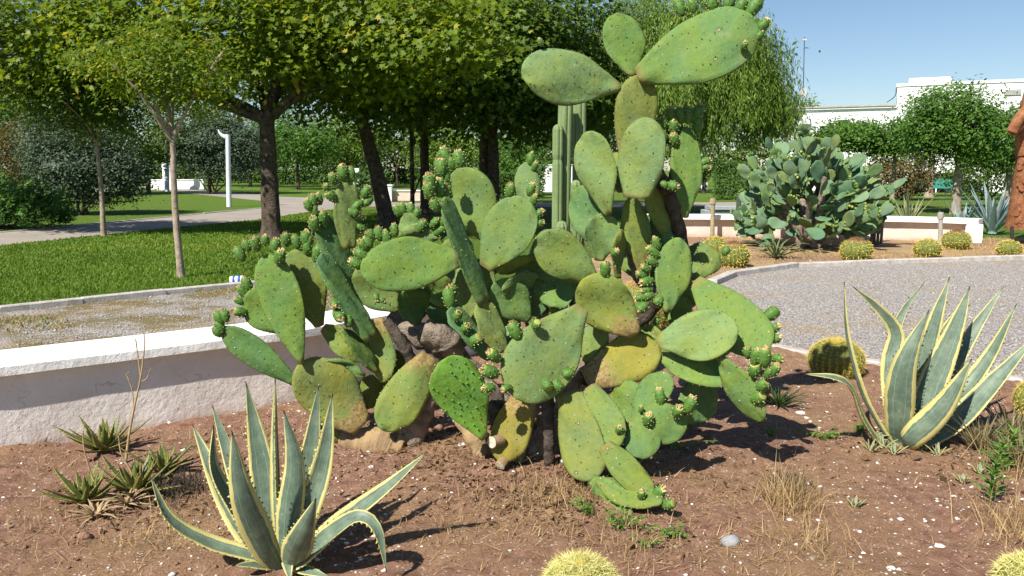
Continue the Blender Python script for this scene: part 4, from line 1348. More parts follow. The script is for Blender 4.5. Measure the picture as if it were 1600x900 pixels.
# left agave
b0 = GR(447, 890); b0.z = sh(b0.x, b0.y)
agL = thing('agave', b0, 'upright variegated agave with one folded leaf beside the spiky aloes', 'agave')
YL = b0.y
def LL(pts, w, face, seed, **kw):
    P = [(447 + (pts[0][0] - 447) * 0.35, 888, YL + pts[0][2] * 0.2)] + [(p[0], p[1], YL + p[2]) for p in pts]
    px_leaf(agL, P, w * 0.94, M['agave'], face, seed, **kw)
LL([(405, 873, -0.02), (327, 850, -0.06), (266, 812, -0.10), (234, 742, -0.10)], 30, (0.35, -0.5, 1), 1, chan=0.5)
LL([(391, 843, 0.10), (345, 762, 0.22), (300, 662, 0.34)], 40, 1, 2)
LL([(369, 808, 0.02), (331, 735, 0.05), (333, 664, 0.08)], 44, (1, -0.2, 0.2), 3, chan=0.55)
LL([(390, 800, 0.14), (358, 712, 0.26), (331, 632, 0.34)], 34, 1, 4)
LL([(412, 852, -0.10), (378, 770, -0.20), (362, 672, -0.22)], 52, -1, 5, chan=0.25)
LL([(422, 805, 0.12), (404, 700, 0.20), (384, 596, 0.22)], 46, 1, 6)
LL([(438, 810, 0.06), (433, 690, 0.10), (430, 590, 0.10)], 40, (-0.9, -0.5, 0.2), 7, chan=0.5)
LL([(452, 811, 0.0), (460, 725, 0.02), (443, 640, 0.04)], 44, -1, 8)
LL([(466, 808, 0.10), (484, 715, 0.18), (498, 602, 0.22)], 42, 1, 9)
LL([(476, 811, 0.04), (505, 722, 0.08), (520, 614, 0.10)], 42, 1, 10, chan=0.45)
LL([(460, 868, -0.14), (472, 838, -0.22), (494, 778, -0.28)], 52, -1, 11, chan=0.4)
LL([(470, 875, -0.02), (524, 826, 0.02), (604, 764, 0.04), (668, 706, 0.04)], 36, (-0.3, -0.7, 0.7), 12, chan=0.5)
LL([(468, 880, -0.06), (520, 832, -0.10), (562, 808, -0.13), (590, 830, -0.15), (604, 895, -0.17)], 32, (0.2, -0.6, 0.8), 13, chan=0.4)
LL([(390, 884, -0.08), (366, 884, -0.12)], 22, (0, -0.4, 1), 16, teeth=0.04)
LL([(480, 893, -0.08), (515, 902, -0.12)], 22, (0, -0.4, 1), 17, teeth=0.04)
base_leaf(agL, 6, 0.1, 0.12, M['agave'], 61, 0.045)

# right agave
b0 = GR(1406, 697); b0.z = sh(b0.x, b0.y)
agR = thing('agave', b0, 'wide spreading variegated agave with leaves bent over beside the barrel cactus', 'agave')
YR = b0.y
def RL(pts, w, face, seed, **kw):
    P = [(1406 + (pts[0][0] - 1406) * 0.35, 694, YR + pts[0][2] * 0.2)] + [(p[0], p[1], YR + p[2]) for p in pts]
    px_leaf(agR, P, w * 0.88, M['agave'], face, seed, **kw)
RL([(1385, 682, 0.0), (1347, 617, 0.02), (1323, 527, 0.04), (1319, 440, 0.05)], 26, (1, -0.15, 0.2), 1, chan=0.5)
RL([(1372, 690, -0.06), (1347, 655, -0.10), (1329, 608, -0.14), (1305, 591, -0.18), (1254, 584, -0.2)], 32, (0.5, -0.5, 0.8), 2)
RL([(1397, 655, 0.10), (1392, 570, 0.2), (1400, 520, 0.24), (1372, 482, 0.24), (1332, 447, 0.22)], 34, 1, 3)
RL([(1398, 640, 0.2), (1391, 560, 0.3), (1408, 494, 0.36), (1445, 440, 0.36)], 26, 1, 4)
RL([(1404, 655, -0.10), (1413, 570, -0.16), (1452, 484, -0.14)], 52, -1, 5)
RL([(1425, 640, 0.06), (1456, 520, 0.10), (1484, 432, 0.12)], 40, 1, 6)
RL([(1436, 650, 0.0), (1490, 520, 0.03), (1516, 446, 0.05)], 48, 1, 7, chan=0.2)
RL([(1450, 640, 0.1), (1510, 535, 0.2), (1569, 446, 0.28)], 34, 1, 8)
RL([(1445, 660, 0.02), (1505, 612, 0.06), (1550, 552, 0.08), (1589, 474, 0.08)], 34, (-0.7, -0.6, 0.5), 9, chan=0.45)
RL([(1440, 692, -0.04), (1496, 657, -0.06), (1560, 590, -0.08), (1620, 524, -0.08)], 40, (-0.6, -0.7, 0.6), 10, chan=0.35)
RL([(1422, 686, -0.14), (1474, 634, -0.22), (1519, 560, -0.24)], 46, -1, 11, chan=0.3)
RL([(1432, 630, 0.2), (1465, 540, 0.32), (1505, 470, 0.38)], 34, 1, 12)
RL([(1415, 640, 0.2), (1438, 550, 0.32), (1470, 470, 0.38)], 34, 1, 13)
base_leaf(agR, 8, 0.12, 0.14, M['agave'], 62, 0.05)

def rosette(name, px, py, label, cat, mat, nl, L, W, seed, spread=(0.15, 1.25), curve=0.25, group=None, teeth=0.0, z=None, thick=0.012, name_leaf='leaf', lift=0.0, root=None, at=None, chan=0.3):
    R = random.Random(seed)
    if root is None:
        g = GR(px, py) if at is None else Vector(at)
        if z is not None: g.z = z
        elif g.y < 9.0 and at is None: g.z = sh(g.x, g.y)
        root = thing(name, g, label, cat, group); ctr = root.location.copy()
    else:
        ctr = Vector(at)
    for i in range(nl):
        f = i / max(1, nl - 1)
        a = i * 2.39996 + R.uniform(-0.25, 0.25)
        el = spread[0] + (spread[1] - spread[0]) * (1 - f) ** 0.8 + R.uniform(-0.08, 0.08)   # angle from vertical
        d = Vector((math.cos(a), math.sin(a), 0))
        l = L * R.uniform(0.75, 1.1) * (0.6 + 0.4 * math.sin(math.pi * min(1, 0.25 + f)))
        p0 = ctr + d * 0.015 + UP * (0.01 + lift)
        v0 = d * math.sin(el) + UP * math.cos(el)
        el2 = el + curve * R.uniform(0.2, 1.6)
        v1 = d * math.sin(el2) + UP * math.cos(el2)
        p1 = p0 + v0 * l * 0.55; p2 = p1 + v1 * l * 0.45
        p2.z = max(p2.z, ctr.z + 0.008)
        leaf_blade(root, [p0, p1, p2], W * R.uniform(0.8, 1.15), lambda p, t: (UP * 1.0 - d * 0.8), mat, seed * 100 + i, thick=thick, n=12, teeth=teeth, prof='aloe', tooth=0.005, name=name_leaf, chan=chan, m=2)
    return root

# aloes by the white wall
rosette('aloe', 164, 712, 'large spiky aloe growing against the white planter wall', 'aloe', M['aloe'], 26, 0.28, 0.062, 71, (0.05, 1.35), -0.15, teeth=0.022)
rosette('aloe', 214, 776, 'spiky aloe with dry leaves and flower stalks between two others', 'aloe', M['aloe'], 24, 0.25, 0.056, 72, (0.05, 1.4), -0.15, teeth=0.022)
rosette('aloe', 134, 790, 'small spiky aloe with reddish lower leaf at the front of the clump', 'aloe', M['aloe'], 22, 0.23, 0.054, 73, (0.05, 1.4), -0.15, teeth=0.022)
rosette('aloe', 256, 745, 'sparse brownish aloe beside the blackened weed patch', 'aloe', M['aloe'], 18, 0.22, 0.044, 74, (0.1, 1.3), -0.1, teeth=0.022)
for i, (px, py, lab) in enumerate([(200, 795, 'heap of withered tan leaves under the middle aloe'), (150, 815, 'withered tan leaves under the front aloe')]):
    rosette('dead_leaves', px, py, lab, 'dead leaves', M['dead_leaf'], 22, 0.15, 0.022, 80 + i, (0.5, 1.6), 0.4, thick=0.003)
# dark tuft, bronze clump, pups
rosette('dark_tuft', 1216, 640, 'dark green narrow leaved tuft beside the fruiting pads', 'plant', M['aloe_dark'], 46, 0.22, 0.018, 81, (0.1, 1.4), 0.3, thick=0.005)
for i, (px, py, L, lab) in enumerate([(1530, 712, 0.30, 'bronze aloe clump growing beside the spreading agave'), (1580, 700, 0.34, 'tall bronze aloe clump at the right end of the bed'), (1600, 740, 0.28, 'low bronze aloe clump behind the bright green herb')]):
    rosette('bronze_aloe', px, py, lab, 'aloe', M['aloe_brown'], 34, L, 0.026, 85 + i, (0.05, 1.0), 0.1, thick=0.008)
for i, (px, py, s, lab) in enumerate([(1378, 706, .10, 'pale agave pup tucked at the left foot of the spreading agave'), (1396, 716, .09, 'yellowish agave pup at the front of the spreading agave'), (1465, 716, .09, 'blue green agave pup at the right foot of the spreading agave'),
                                      (1530, 744, .06, 'tiny pale agave pup beside the bright green herb'), (1504, 757, .06, 'tiny striped agave pup on bare soil before the herb'), (1335, 800, .055, 'tiny lone agave pup on bare soil beside the dry grass'),
                                      (812, 742, .13, 'narrow striped agave pup under the cut cactus stub'), (1360, 712, .09, 'silvery agave pup lying left of the spreading agave')]):
    rosette('agave_pup', px, py, lab, 'agave', M['agave'], 7, s, 0.022, 90 + i, (0.1, 0.9), 0.2, thick=0.003)
# plants beyond the court
rosette('spiky_plant', 1213, 403, 'green spiky rosette before the dense rounded prickly pear', 'plant', M['agave_green'], 26, 0.75, 0.07, 101, (0.1, 1.35), 0.5, z=0)
rosette('blue_agave', 1550, 366, 'large blue agave standing beside the rusty sculpture', 'agave', M['agave_blue'], 30, 1.5, 0.20, 102, (0.03, 0.75), 0.0, z=0, thick=0.03, at=GR(1550, 366))
rosette('striped_agave', 1420, 352, 'yellow striped agave rising behind the pinkish planter wall', 'agave', M['agave'], 20, 1.25, 0.13, 103, (0.03, 0.65), 0.1, z=0, at=AT(1420, 338, 21.0))
rosette('blue_agave', 1495, 340, 'partly hidden blue agave behind the end of the planter wall', 'agave', M['agave_blue'], 12, 1.1, 0.15, 104, (0.05, 0.8), 0.0, z=0, thick=0.03, at=AT(1505, 340, 20.5))
rosette('blue_agave', 1390, 330, 'bluish agave behind the dense rounded prickly pear', 'agave', M['agave_blue'], 16, 1.4, 0.13, 105, (0.05, 0.9), 0.1, z=0, thick=0.02, at=AT(1345, 330, 20.0))

# ------------------------------------------------------------------ barrel cacti
M['barrel'] = simple_mat('barrel_skin', (0.09, 0.115, 0.022), (0.16, 0.18, 0.04), 20, 0.7, 0.3, 0.01, 60)
M['barrel_spine'] = simple_mat('yellow_spine', (0.48, 0.36, 0.06), (0.70, 0.56, 0.15), 40, 0.6, 0, spec=0.3)
M['barrel_spine_y'] = simple_mat('lemon_spine', (0.50, 0.46, 0.12), (0.72, 0.68, 0.30), 40, 0.6, 0, spec=0.3)
M['barrel_wool'] = simple_mat('yellow_wool', (0.55, 0.42, 0.06), (0.75, 0.62, 0.16), 40, 0.9, 0)
M['barrel_top'] = simple_mat('brown_barrel_crown', (0.12, 0.06, 0.03), (0.30, 0.18, 0.08), 30, 0.9, 0.5, 0.02, 60)
def barrel(px, py, wpx, label, seed, ribs=24, hs=0.8, brown=False, spine=None, near=False, dense=1.0, sp_len=0.10, name='barrel_cactus'):
    g = GR(px, py)
    rad = wpx * MPP(g) / 2
    g.y += rad * 0.7
    if g.y < 9: g.z = sh(g.x, g.y) - 0.01
    else: g.z = -0.006
    t = thing(name, g, label, 'cactus')
    R = random.Random(seed)
    H = rad * 2 * hs
    vs, fs, mi = [], [], []
    nz = 14; na = ribs * 4
    for i in range(nz + 1):
        q = i / nz
        ph = -0.9 + (math.pi / 2 + 0.9) * q
        rr = math.cos(ph); zz = (math.sin(ph) + math.sin(0.9)) / (1 + math.sin(0.9))
        for k in range(na):
            a = 2 * math.pi * k / na
            rib = 1 + 0.055 * math.cos(a * ribs) * min(1, rr * 2)
            rv = max(0.02, rr) * rad * rib
            dip = -0.12 * rad * max(0, 1 - rr / 0.35) if rr < 0.35 else 0
            vs.append((rv * math.cos(a), rv * math.sin(a), zz * H + dip))
    for i in range(nz):
        for k in range(na):
            k2 = (k + 1) % na
            fs.append((i * na + k, i * na + k2, (i + 1) * na + k2, (i + 1) * na + k)); mi.append(1 if (brown and i >= nz - 4) else 0)
    obj('body', mesh_from('body', vs, fs, [M['barrel'], M['barrel_top']], mi), t)
    # spines on the ribs
    n_per = max(5, int(11 * dense))
    V, Fs = [], []
    for k in range(ribs):
        a = 2 * math.pi * k / ribs
        for j in range(n_per):
            ph = -0.75 + (math.pi / 2 + 0.68) * (j + R.uniform(-.2, .2)) / (n_per - 1)
            if brown and ph > 1.0: continue
            rr = math.cos(ph)
            if rr < 0.08: continue
            zz = (math.sin(ph) + math.sin(0.9)) / (1 + math.sin(0.9)) * H
            nrm = Vector((math.cos(a) * math.cos(ph), math.sin(a) * math.cos(ph), math.sin(ph)))
            p = Vector((rr * rad * 1.05 * math.cos(a), rr * rad * 1.05 * math.sin(a), zz))
            e1 = nrm.cross(UP if abs(nrm.z) < 0.95 else Vector((1, 0, 0))).normalized(); e2 = nrm.cross(e1); a0 = R.uniform(0, 0.8)
            for q in range(11 if near else 4):
                if near:
                    aa = a0 + q * 2 * math.pi / 8
                    tilt = 0.45 if q < 8 else 2.2
                    d = (e1 * math.cos(aa) + e2 * math.sin(aa) + nrm * tilt * R.uniform(0.7, 1.3) + Vector((R.uniform(-.2, .2), R.uniform(-.2, .2), R.uniform(-.2, .2)))).normalized()
                else:
                    d = (nrm * R.uniform(0.35, 1.0) + Vector((R.uniform(-1, 1), R.uniform(-1, 1), R.uniform(-1, 1)))).normalized()
                l = sp_len * rad * 2 * R.uniform(0.6, 1.3); w = (0.0013 if near else 0.006)
                sd = d.cross(Vector((R.uniform(-1, 1), R.uniform(-1, 1), R.uniform(-1, 1)))).normalized() * w
                b = len(V)
                V += [p - sd, p + sd, p + d * l + Vector((0, 0, -0.1 * l))]
                Fs.append((b, b + 1, b + 2))
    o = obj('spines', fast_mesh('spines', np.array([tuple(v) for v in V]), np.array(Fs), spine or M['barrel_spine']), t)
    o['kind'] = 'stuff'
    if near and not brown:
        V, Fs = [], []
        for _ in range(420):
            a = R.uniform(0, 6.28); rr = math.sqrt(R.random()) * 0.30 * rad
            b = len(V); zt = H * 0.955; l = R.uniform(0.01, 0.028)
            ca, sa_ = math.cos(a), math.sin(a)
            V += [(rr * ca - 0.003 * sa_, rr * sa_ + 0.003 * ca, zt - 0.02), (rr * ca + 0.003 * sa_, rr * sa_ - 0.003 * ca, zt - 0.02), (rr * ca * 1.05, rr * sa_ * 1.05, zt + l)]
            Fs.append((b, b + 1, b + 2))
        oc = obj('woolly_crown', fast_mesh('woolly_crown', np.array(V), np.array(Fs), M['barrel_wool']), t); oc['kind'] = 'stuff'
    if brown:
        V, Fs = [], []
        for _ in range(160):
            a = R.uniform(0, 6.28); rr = R.uniform(0, 0.5) * rad
            b = len(V); zt = H * (0.97 - 0.12 * (rr / rad) ** 2)
            l = R.uniform(0.02, 0.06)
            V += [(rr * math.cos(a) - 0.008, rr * math.sin(a), zt - 0.02), (rr * math.cos(a) + 0.008, rr * math.sin(a), zt - 0.02), (rr * math.cos(a) * 1.1, rr * math.sin(a) * 1.1, zt + l)]
            Fs.append((b, b + 1, b + 2))
        o = obj('withered_crown', fast_mesh('withered_crown', np.array(V), np.array(Fs), M['barrel_top']), t); o['kind'] = 'stuff'
    return t
barrel(1316, 597, 80, 'round golden barrel cactus inside the near kerb beside the agave', 1, 26, 0.72, near=True, dense=1.3)
barrel(910, 964, 104, 'lemon spined barrel cactus at the very front of the bed', 2, 24, 0.62, spine=M['barrel_spine_y'], near=True, dense=1.6, sp_len=0.17)
barrel(1632, 945, 96, 'lemon spined barrel cactus half out of view by the scattered stones', 3, 22, 0.62, spine=M['barrel_spine_y'], near=True, dense=1.4, sp_len=0.17)
barrel(1012, 520, 84, 'brown topped barrel cactus half hidden behind the huge prickly pear', 4, 24, 0.95, brown=True, near=True, dense=1.3)
barrel(1648, 662, 80, 'golden barrel cactus behind the tall bronze aloe', 5, 24, 0.8, near=True, dense=1.2)
barrel(1150, 418, 46, 'brown topped barrel cactus at the bend of the far kerb', 6, 24, 0.85, brown=True)
barrel(1344, 408, 46, 'brown topped barrel cactus below the dense rounded prickly pear', 7, 24, 0.75, brown=True)
barrel(1455, 402, 38, 'green gold barrel cactus beside the slim grey stake', 8, 24, 0.72)
barrel(1501, 390, 40, 'brown topped barrel cactus below the white end pier', 9, 24, 0.75, brown=True)
barrel(1583, 400, 34, 'small straw coloured barrel cactus before the rusty sculpture', 10, 22, 0.7)
barrel(1120, 400, 36, 'straw coloured barrel cactus left of the spiky rosette', 11, 22, 0.8)

# ------------------------------------------------------------------ columnar cacti behind the big prickly pear
M['column'] = simple_mat('column_skin', (0.13, 0.20, 0.075), (0.21, 0.27, 0.12), 6, 0.6, 0.3, 0.01, 40)
M['column_dark'] = simple_mat('dark_column_skin', (0.03, 0.05, 0.04), (0.06, 0.085, 0.06), 6, 0.6, 0.3, 0.01, 40)
def column_part(root, px, ytop, Y, wpx, name='stem', ribs=6, lean=0.0, ybase=None, mat=None, waist=None):
    top = AT(px, ytop, Y); rad = wpx * MPP(top) / 2
    base = Vector((top.x - lean, Y, 0.0))
    H = top.z
    n = ribs * 6; vs, fs = [], []
    zs = [0, 0.15 * H, 0.3 * H, 0.45 * H, 0.6 * H, 0.75 * H, 0.9 * H, H - rad * 0.9, H - rad * 0.4, H - rad * 0.12, H]
    if waist: zs = sorted(set(zs + [waist * H - 0.03, waist * H, waist * H + 0.03]))
    for z in zs:
        e = max(0.0, (z - (H - rad)) / rad); rr = rad * math.sqrt(max(0.01, 1 - e * e)) if e > 0 else rad
        if waist and abs(z - waist * H) < 0.01: rr *= 0.82
        c = base.lerp(top, z / H)
        for k in range(n):
            a = 2 * math.pi * k / n
            rib = 0.80 + 0.20 * abs(math.cos(a * ribs / 2 + 0.6)) ** 0.7
            rib = 0.74 + 0.26 * abs(math.sin(a * ribs / 2 + 0.6)) ** 0.6
            vs.append((c.x + rr * rib * math.cos(a), c.y + rr * rib * math.sin(a), z))
    m = len(zs)
    for i in range(m - 1):
        for k in range(n):
            k2 = (k + 1) % n
            fs.append((i * n + k, i * n + k2, (i + 1) * n + k2, (i + 1) * n + k))
    fs.append(tuple((m - 1) * n + k for k in range(n)))
    vs = [Vector(v) - root.location for v in vs]
    obj(name, mesh_from(name, vs, fs, mat or M['column'], smooth=False), root)
Yc = 5.3
cg = AT(885, 300, Yc)
colt = thing('column_cactus', (cg.x, Yc, 0), 'tall ribbed column cactus with several stems rising behind the huge prickly pear', 'cactus')
column_part(colt, 884, 150, Yc, 24, ribs=6, lean=0.03)
column_part(colt, 906, 152, Yc + 0.12, 22, ribs=6)
column_part(colt, 872, 194, Yc - 0.06, 18, ribs=6, waist=0.88)
column_part(colt, 900, 281, Yc - 0.05, 18, ribs=6)
column_part(colt, 878, 345, Yc - 0.12, 20, ribs=7)
M['stake_grey2'] = simple_mat('dried_column_skin', (0.09, 0.085, 0.075), (0.20, 0.18, 0.15), 6, 0.8, 0.3, 0.01, 40)
g = AT(1372, 350, 17.3)
colk = thing('column_cactus', (g.x, 17.3, 0), 'clump of thin grey dried column cacti beside the planter wall', 'cactus')
for i, (px, yt) in enumerate([(1364, 340), (1369, 331), (1374, 336), (1379, 345)]):
    column_part(colk, px, yt, 17.2 + 0.08 * (i % 2), 4.5, ribs=5, mat=M['stake_grey2'])
g = AT(1154, 300, 19.6)
colk = thing('column_cactus', (g.x, 19.6, 0), 'single dark column cactus before the grey concrete bench', 'cactus')
column_part(colk, 1155, 303, 19.6, 8, ribs=7, mat=M['column_dark'])

# ------------------------------------------------------------------ stakes, dry stalks, herbs
M['stake'] = simple_mat('weathered_stake', (0.24, 0.19, 0.11), (0.40, 0.33, 0.21), 14, 0.9, 0.5, 0.01, 40)
M['stake_grey'] = simple_mat('grey_stake', (0.25, 0.24, 0.21), (0.40, 0.38, 0.33), 14, 0.9, 0.5, 0.01, 40)
def stake(px, y0, y1, wpx, mat, label, seed):
    g = GR(px, y0); top = AT(px + 1, y1, g.y)
    r = wpx * MPP(g) / 2
    t = thing('stake', (g.x, g.y, 0), label, 'stake')
    mb = MB(t.location); mb.tube([Vector((g.x, g.y, -0.1)), Vector((g.x, g.y, 0)).lerp(top, 0.5), top], [r * 1.05, r, r * 0.95], 8, 0, True, 1, 0.05, seed)
    if seed % 2:
        mb.tube([top - UP * 0.12, top - UP * 0.06, top + UP * 0.02], [r * 1.35, r * 1.45, r * 1.2], 8, 0, True, 1, 0.08, seed)
    mb.build('pole', mat, t)
stake(1113, 372, 311, 7, M['stake'], 'wooden stake standing before the planter wall left of the prickly pear', 1)
stake(1469, 383, 333, 7, M['stake_grey'], 'slim grey stake standing before the right part of the planter wall', 3)

def stalk(root, pts, r0, r1, mat, seed, fluff=0, name='stalk'):
    P = catmull([AT(*p) for p in pts], 14)
    mb = MB(root.location); mb.tube(P, list(np.linspace(r0, r1, 14)), 5, 0)
    R = random.Random(seed)
    for i in range(fluff):
        q = P[13 - int(i / fluff * 5)]
        d = Vector((R.uniform(-1, 1), R.uniform(-1, 1), R.uniform(-0.6, 1))).normalized() * R.uniform(0.008, 0.018)
        s = d.cross(UP).normalized() * 0.0022
        mb.add([q - s, q + s, q + d], [[0, 1, 2]], 0, False)
    mb.build(name, mat, root)
M['stalk'] = simple_mat('dry_stalk', (0.26, 0.18, 0.09), (0.44, 0.33, 0.18), 30, 0.9, 0)
g = GR(196, 728); g.z = sh(g.x, g.y)
st = thing('dry_flower_stalk', g, 'forked dry flower stalk leaning against the white planter wall', 'flower stalk')
Ys = g.y
stalk(st, [(196, 726, Ys), (203, 672, Ys), (215, 612, Ys), (220, 590, Ys), (226, 540, Ys), (225, 521, Ys)], 0.008, 0.003, M['stalk'], 1, 40)
stalk(st, [(220, 592, Ys), (216, 560, Ys), (212, 530, Ys)], 0.004, 0.003, M['stalk'], 2, 34)
stalk(st, [(203, 672, Ys), (208, 640, Ys), (207, 612, Ys), (198, 584, Ys)], 0.004, 0.003, M['stalk'], 3, 40)
stalk(st, [(222, 596, Ys), (230, 590, Ys), (236, 574, Ys)], 0.003, 0.002, M['stalk'], 4, 4)
g = GR(206, 776); g.z = sh(g.x, g.y)
st = thing('dry_flower_stalk', g, 'curved dry flower stalks rising from the middle aloe', 'flower stalk')
Ys = g.y
stalk(st, [(212, 770, Ys), (206, 740, Ys), (190, 710, Ys), (185, 680, Ys)], 0.006, 0.003, M['stalk'], 5, 40)
stalk(st, [(150, 760, Ys), (136, 720, Ys), (130, 690, Ys), (132, 660, Ys)], 0.005, 0.002, M['stalk'], 6, 30)

def tuft(px, py, h, n, spread, label, mat, seed, w=0.003, name='dry_grass', cat='grass', lean=0.9):
    g = GR(px, py); g.z = sh(g.x, g.y) if g.y < 9 else 0
    r = np.random.RandomState(seed)
    P = np.stack([r.normal(0, spread, n), r.normal(0, spread, n), np.zeros(n)], 1)
    me = blades(name, P, r.uniform(0.3, 1.1, n) * h, np.full(n, w) * r.uniform(0.7, 1.3, n), mat, seed, lean)
    o = obj(name, me, None, g)
    tag(o, label, cat)
    return o
tuft(1232, 800, 0.26, 260, 0.06, 'bushy clump of dry straw grass right of the lowest pads', M['straw'], 1)
tuft(1270, 860, 0.20, 70, 0.09, 'loose dry straw grass between pebble and bare soil', M['straw'], 2)
tuft(1590, 840, 0.22, 260, 0.09, 'dry straw grass above the right-hand lemon spined cactus', M['straw'], 3)
tuft(1585, 740, 0.34, 200, 0.10, 'dry straw grass mixed among the bronze aloes', M['straw'], 4)
tuft(890, 790, 0.12, 220, 0.08, 'brown dead grass heap under the hanging pads', M['straw'], 5)
tuft(820, 785, 0.09, 160, 0.10, 'flattened dead grass at the foot of the cactus trunk', M['straw'], 6)
tuft(990, 880, 0.10, 120, 0.12, 'short dead grass behind the front barrel cactus', M['straw'], 7)
tuft(240, 845, 0.09, 140, 0.13, 'flattened dead grass left of the upright agave', M['straw'], 8)
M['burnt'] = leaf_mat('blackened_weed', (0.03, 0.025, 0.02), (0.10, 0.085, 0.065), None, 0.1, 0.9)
tuft(280, 775, 0.11, 420, 0.07, 'blackened dead weed patch between aloes and agave', M['burnt'], 9, 0.004)
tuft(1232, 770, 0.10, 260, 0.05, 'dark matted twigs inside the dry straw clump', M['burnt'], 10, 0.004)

M['herb'] = leaf_mat('herb_leaf', (0.045, 0.13, 0.015), (0.13, 0.27, 0.035), None, 0.3, 0.5)
LEAF_V = np.array([(0, 0, 0), (0.32, 0.5, 0.10), (0, 1.0, 0), (-0.32, 0.5, 0.10)], float)
LEAF_F = np.array([(0, 1, 2), (0, 2, 3)])
def leaf_cloud(C, N, size, seed, V0=LEAF_V, F0=LEAF_F, tone=None, up=None):
    """leaves of shape V0 at points C with upper side N; returns arrays"""
    r = np.random.RandomState(seed)
    n = len(C)
    N = N / (np.linalg.norm(N, axis=1)[:, None] + 1e-9)
    a = r.normal(0, 1, (n, 3)) if up is None else up + r.normal(0, 0.25, (n, 3))
    T = a - N * np.sum(a * N, 1)[:, None]; T /= (np.linalg.norm(T, axis=1)[:, None] + 1e-9)
    X = np.cross(T, N)
    sz = np.asarray(size).reshape(-1, 1, 1)
    V = (V0[None, :, 0:1] * X[:, None] + V0[None, :, 1:2] * T[:, None] + V0[None, :, 2:3] * N[:, None]) * sz + C[:, None]
    Fi = F0[None] + (np.arange(n) * len(V0))[:, None, None]
    t = tone if tone is not None else r.uniform(0, 1, n)
    return V.reshape(-1, 3), Fi.reshape(-1, F0.shape[1]), np.repeat(t, len(V0))
def herb(px, py, w, h, n, ls, label, seed, mat=None, stems=8, name='weed'):
    g = GR(px, py); g.z = sh(g.x, g.y)
    t = thing(name, g, label, 'weed')
    R = random.Random(seed); mb = MB(); C = []
    for i in range(stems):
        a = R.uniform(0, 6.28); d = Vector((math.cos(a) * w * R.uniform(0.2, 1), math.sin(a) * w * 0.6 * R.uniform(0.2, 1), 0))
        P = catmull([Vector((0, 0, 0)), d * 0.5 + UP * h * 0.6, d + UP * h * R.uniform(0.6, 1)], 8)
        mb.tube(P, list(np.linspace(0.0022, 0.001, 8)), 4, 0)
        for q in range(n // stems):
            p = P[R.randrange(2, 8)]; C.append(p + Vector((R.uniform(-1, 1), R.uniform(-1, 1), R.uniform(-.5, .5))) * 0.018)
    mb.build('stems', M['stalk'], t)
    C = np.array([tuple(c) for c in C]); r = np.random.RandomState(seed)
    N = r.normal(0, 0.5, C.shape) + np.array([0, -0.2, 1])
    V, Fi, tn = leaf_cloud(C, N, r.uniform(0.7, 1.3, len(C)) * ls, seed)
    o = obj('leaves', fast_mesh('leaves', V, Fi, mat or M['herb'], tn), t); o['kind'] = 'stuff'
herb(1290, 690, 0.16, 0.06, 110, 0.022, 'creeping green weed left of the spreading agave', 1)
herb(1338, 680, 0.10, 0.07, 80, 0.022, 'small leafy weed touching the bent agave leaf', 2)
herb(1205, 690, 0.10, 0.05, 60, 0.020, 'tiny green weed below the dark tuft', 3)
herb(920, 815, 0.10, 0.10, 100, 0.018, 'small leafed weed under the lowest pads', 4)
herb(975, 838, 0.14, 0.10, 130, 0.018, 'spreading small leafed weed before the lowest pads', 5)
herb(1050, 850, 0.14, 0.06, 110, 0.018, 'low green weed beside the smooth grey pebble', 6)
herb(1060, 720, 0.22, 0.06, 130, 0.022, 'green weed in the shade beside the fruiting pads', 7)
herb(1075, 690, 0.10, 0.10, 60, 0.020, 'small weed under the shaded round pad', 8)
herb(1010, 868, 0.10, 0.07, 60, 0.018, 'sparse weed behind the front barrel cactus', 9)
def upright_herb(px, py, h, n, ls, label, seed):
    g = GR(px, py); g.z = sh(g.x, g.y)
    t = thing('herb', g, label, 'plant'); R = random.Random(seed)
    top = Vector((0.04, 0, h))
    mb = MB(); mb.tube(catmull([Vector(), Vector((0.0, 0, h * 0.5)), top], 8), list(np.linspace(0.005, 0.002, 8)), 6, 0); mb.build('stems', M['herb'], t)
    for i in range(n):
        f = 0.1 + 0.9 * i / n; a = i * 2.4
        p = Vector((0.04 * f * f, 0, h * f)); d = Vector((math.cos(a), math.sin(a), 0.75)).normalized()
        l = ls * R.uniform(0.7, 1.1) * (1.05 - 0.4 * f)
        leaf_blade(t, [p + t.location, p + d * l * 0.5 + t.location, p + d * l - UP * l * 0.15 + t.location], l * 0.2, lambda q, tt: UP, M['agave_herb'], seed * 100 + i, thick=0.002, n=8, teeth=0, m=1, prof='agave', base_w=0.3)
M['agave_herb'] = agave_mat('bright_herb_leaf', (0.08, 0.19, 0.02), (0.14, 0.28, 0.04), None, tipc=(0.14, 0.26, 0.04))
upright_herb(1546, 792, 0.30, 34, 0.12, 'bright green leafy herb standing among the bronze aloes', 1)
upright_herb(1568, 740, 0.22, 20, 0.14, 'bright green lance leaved herb against the bronze aloes', 2)

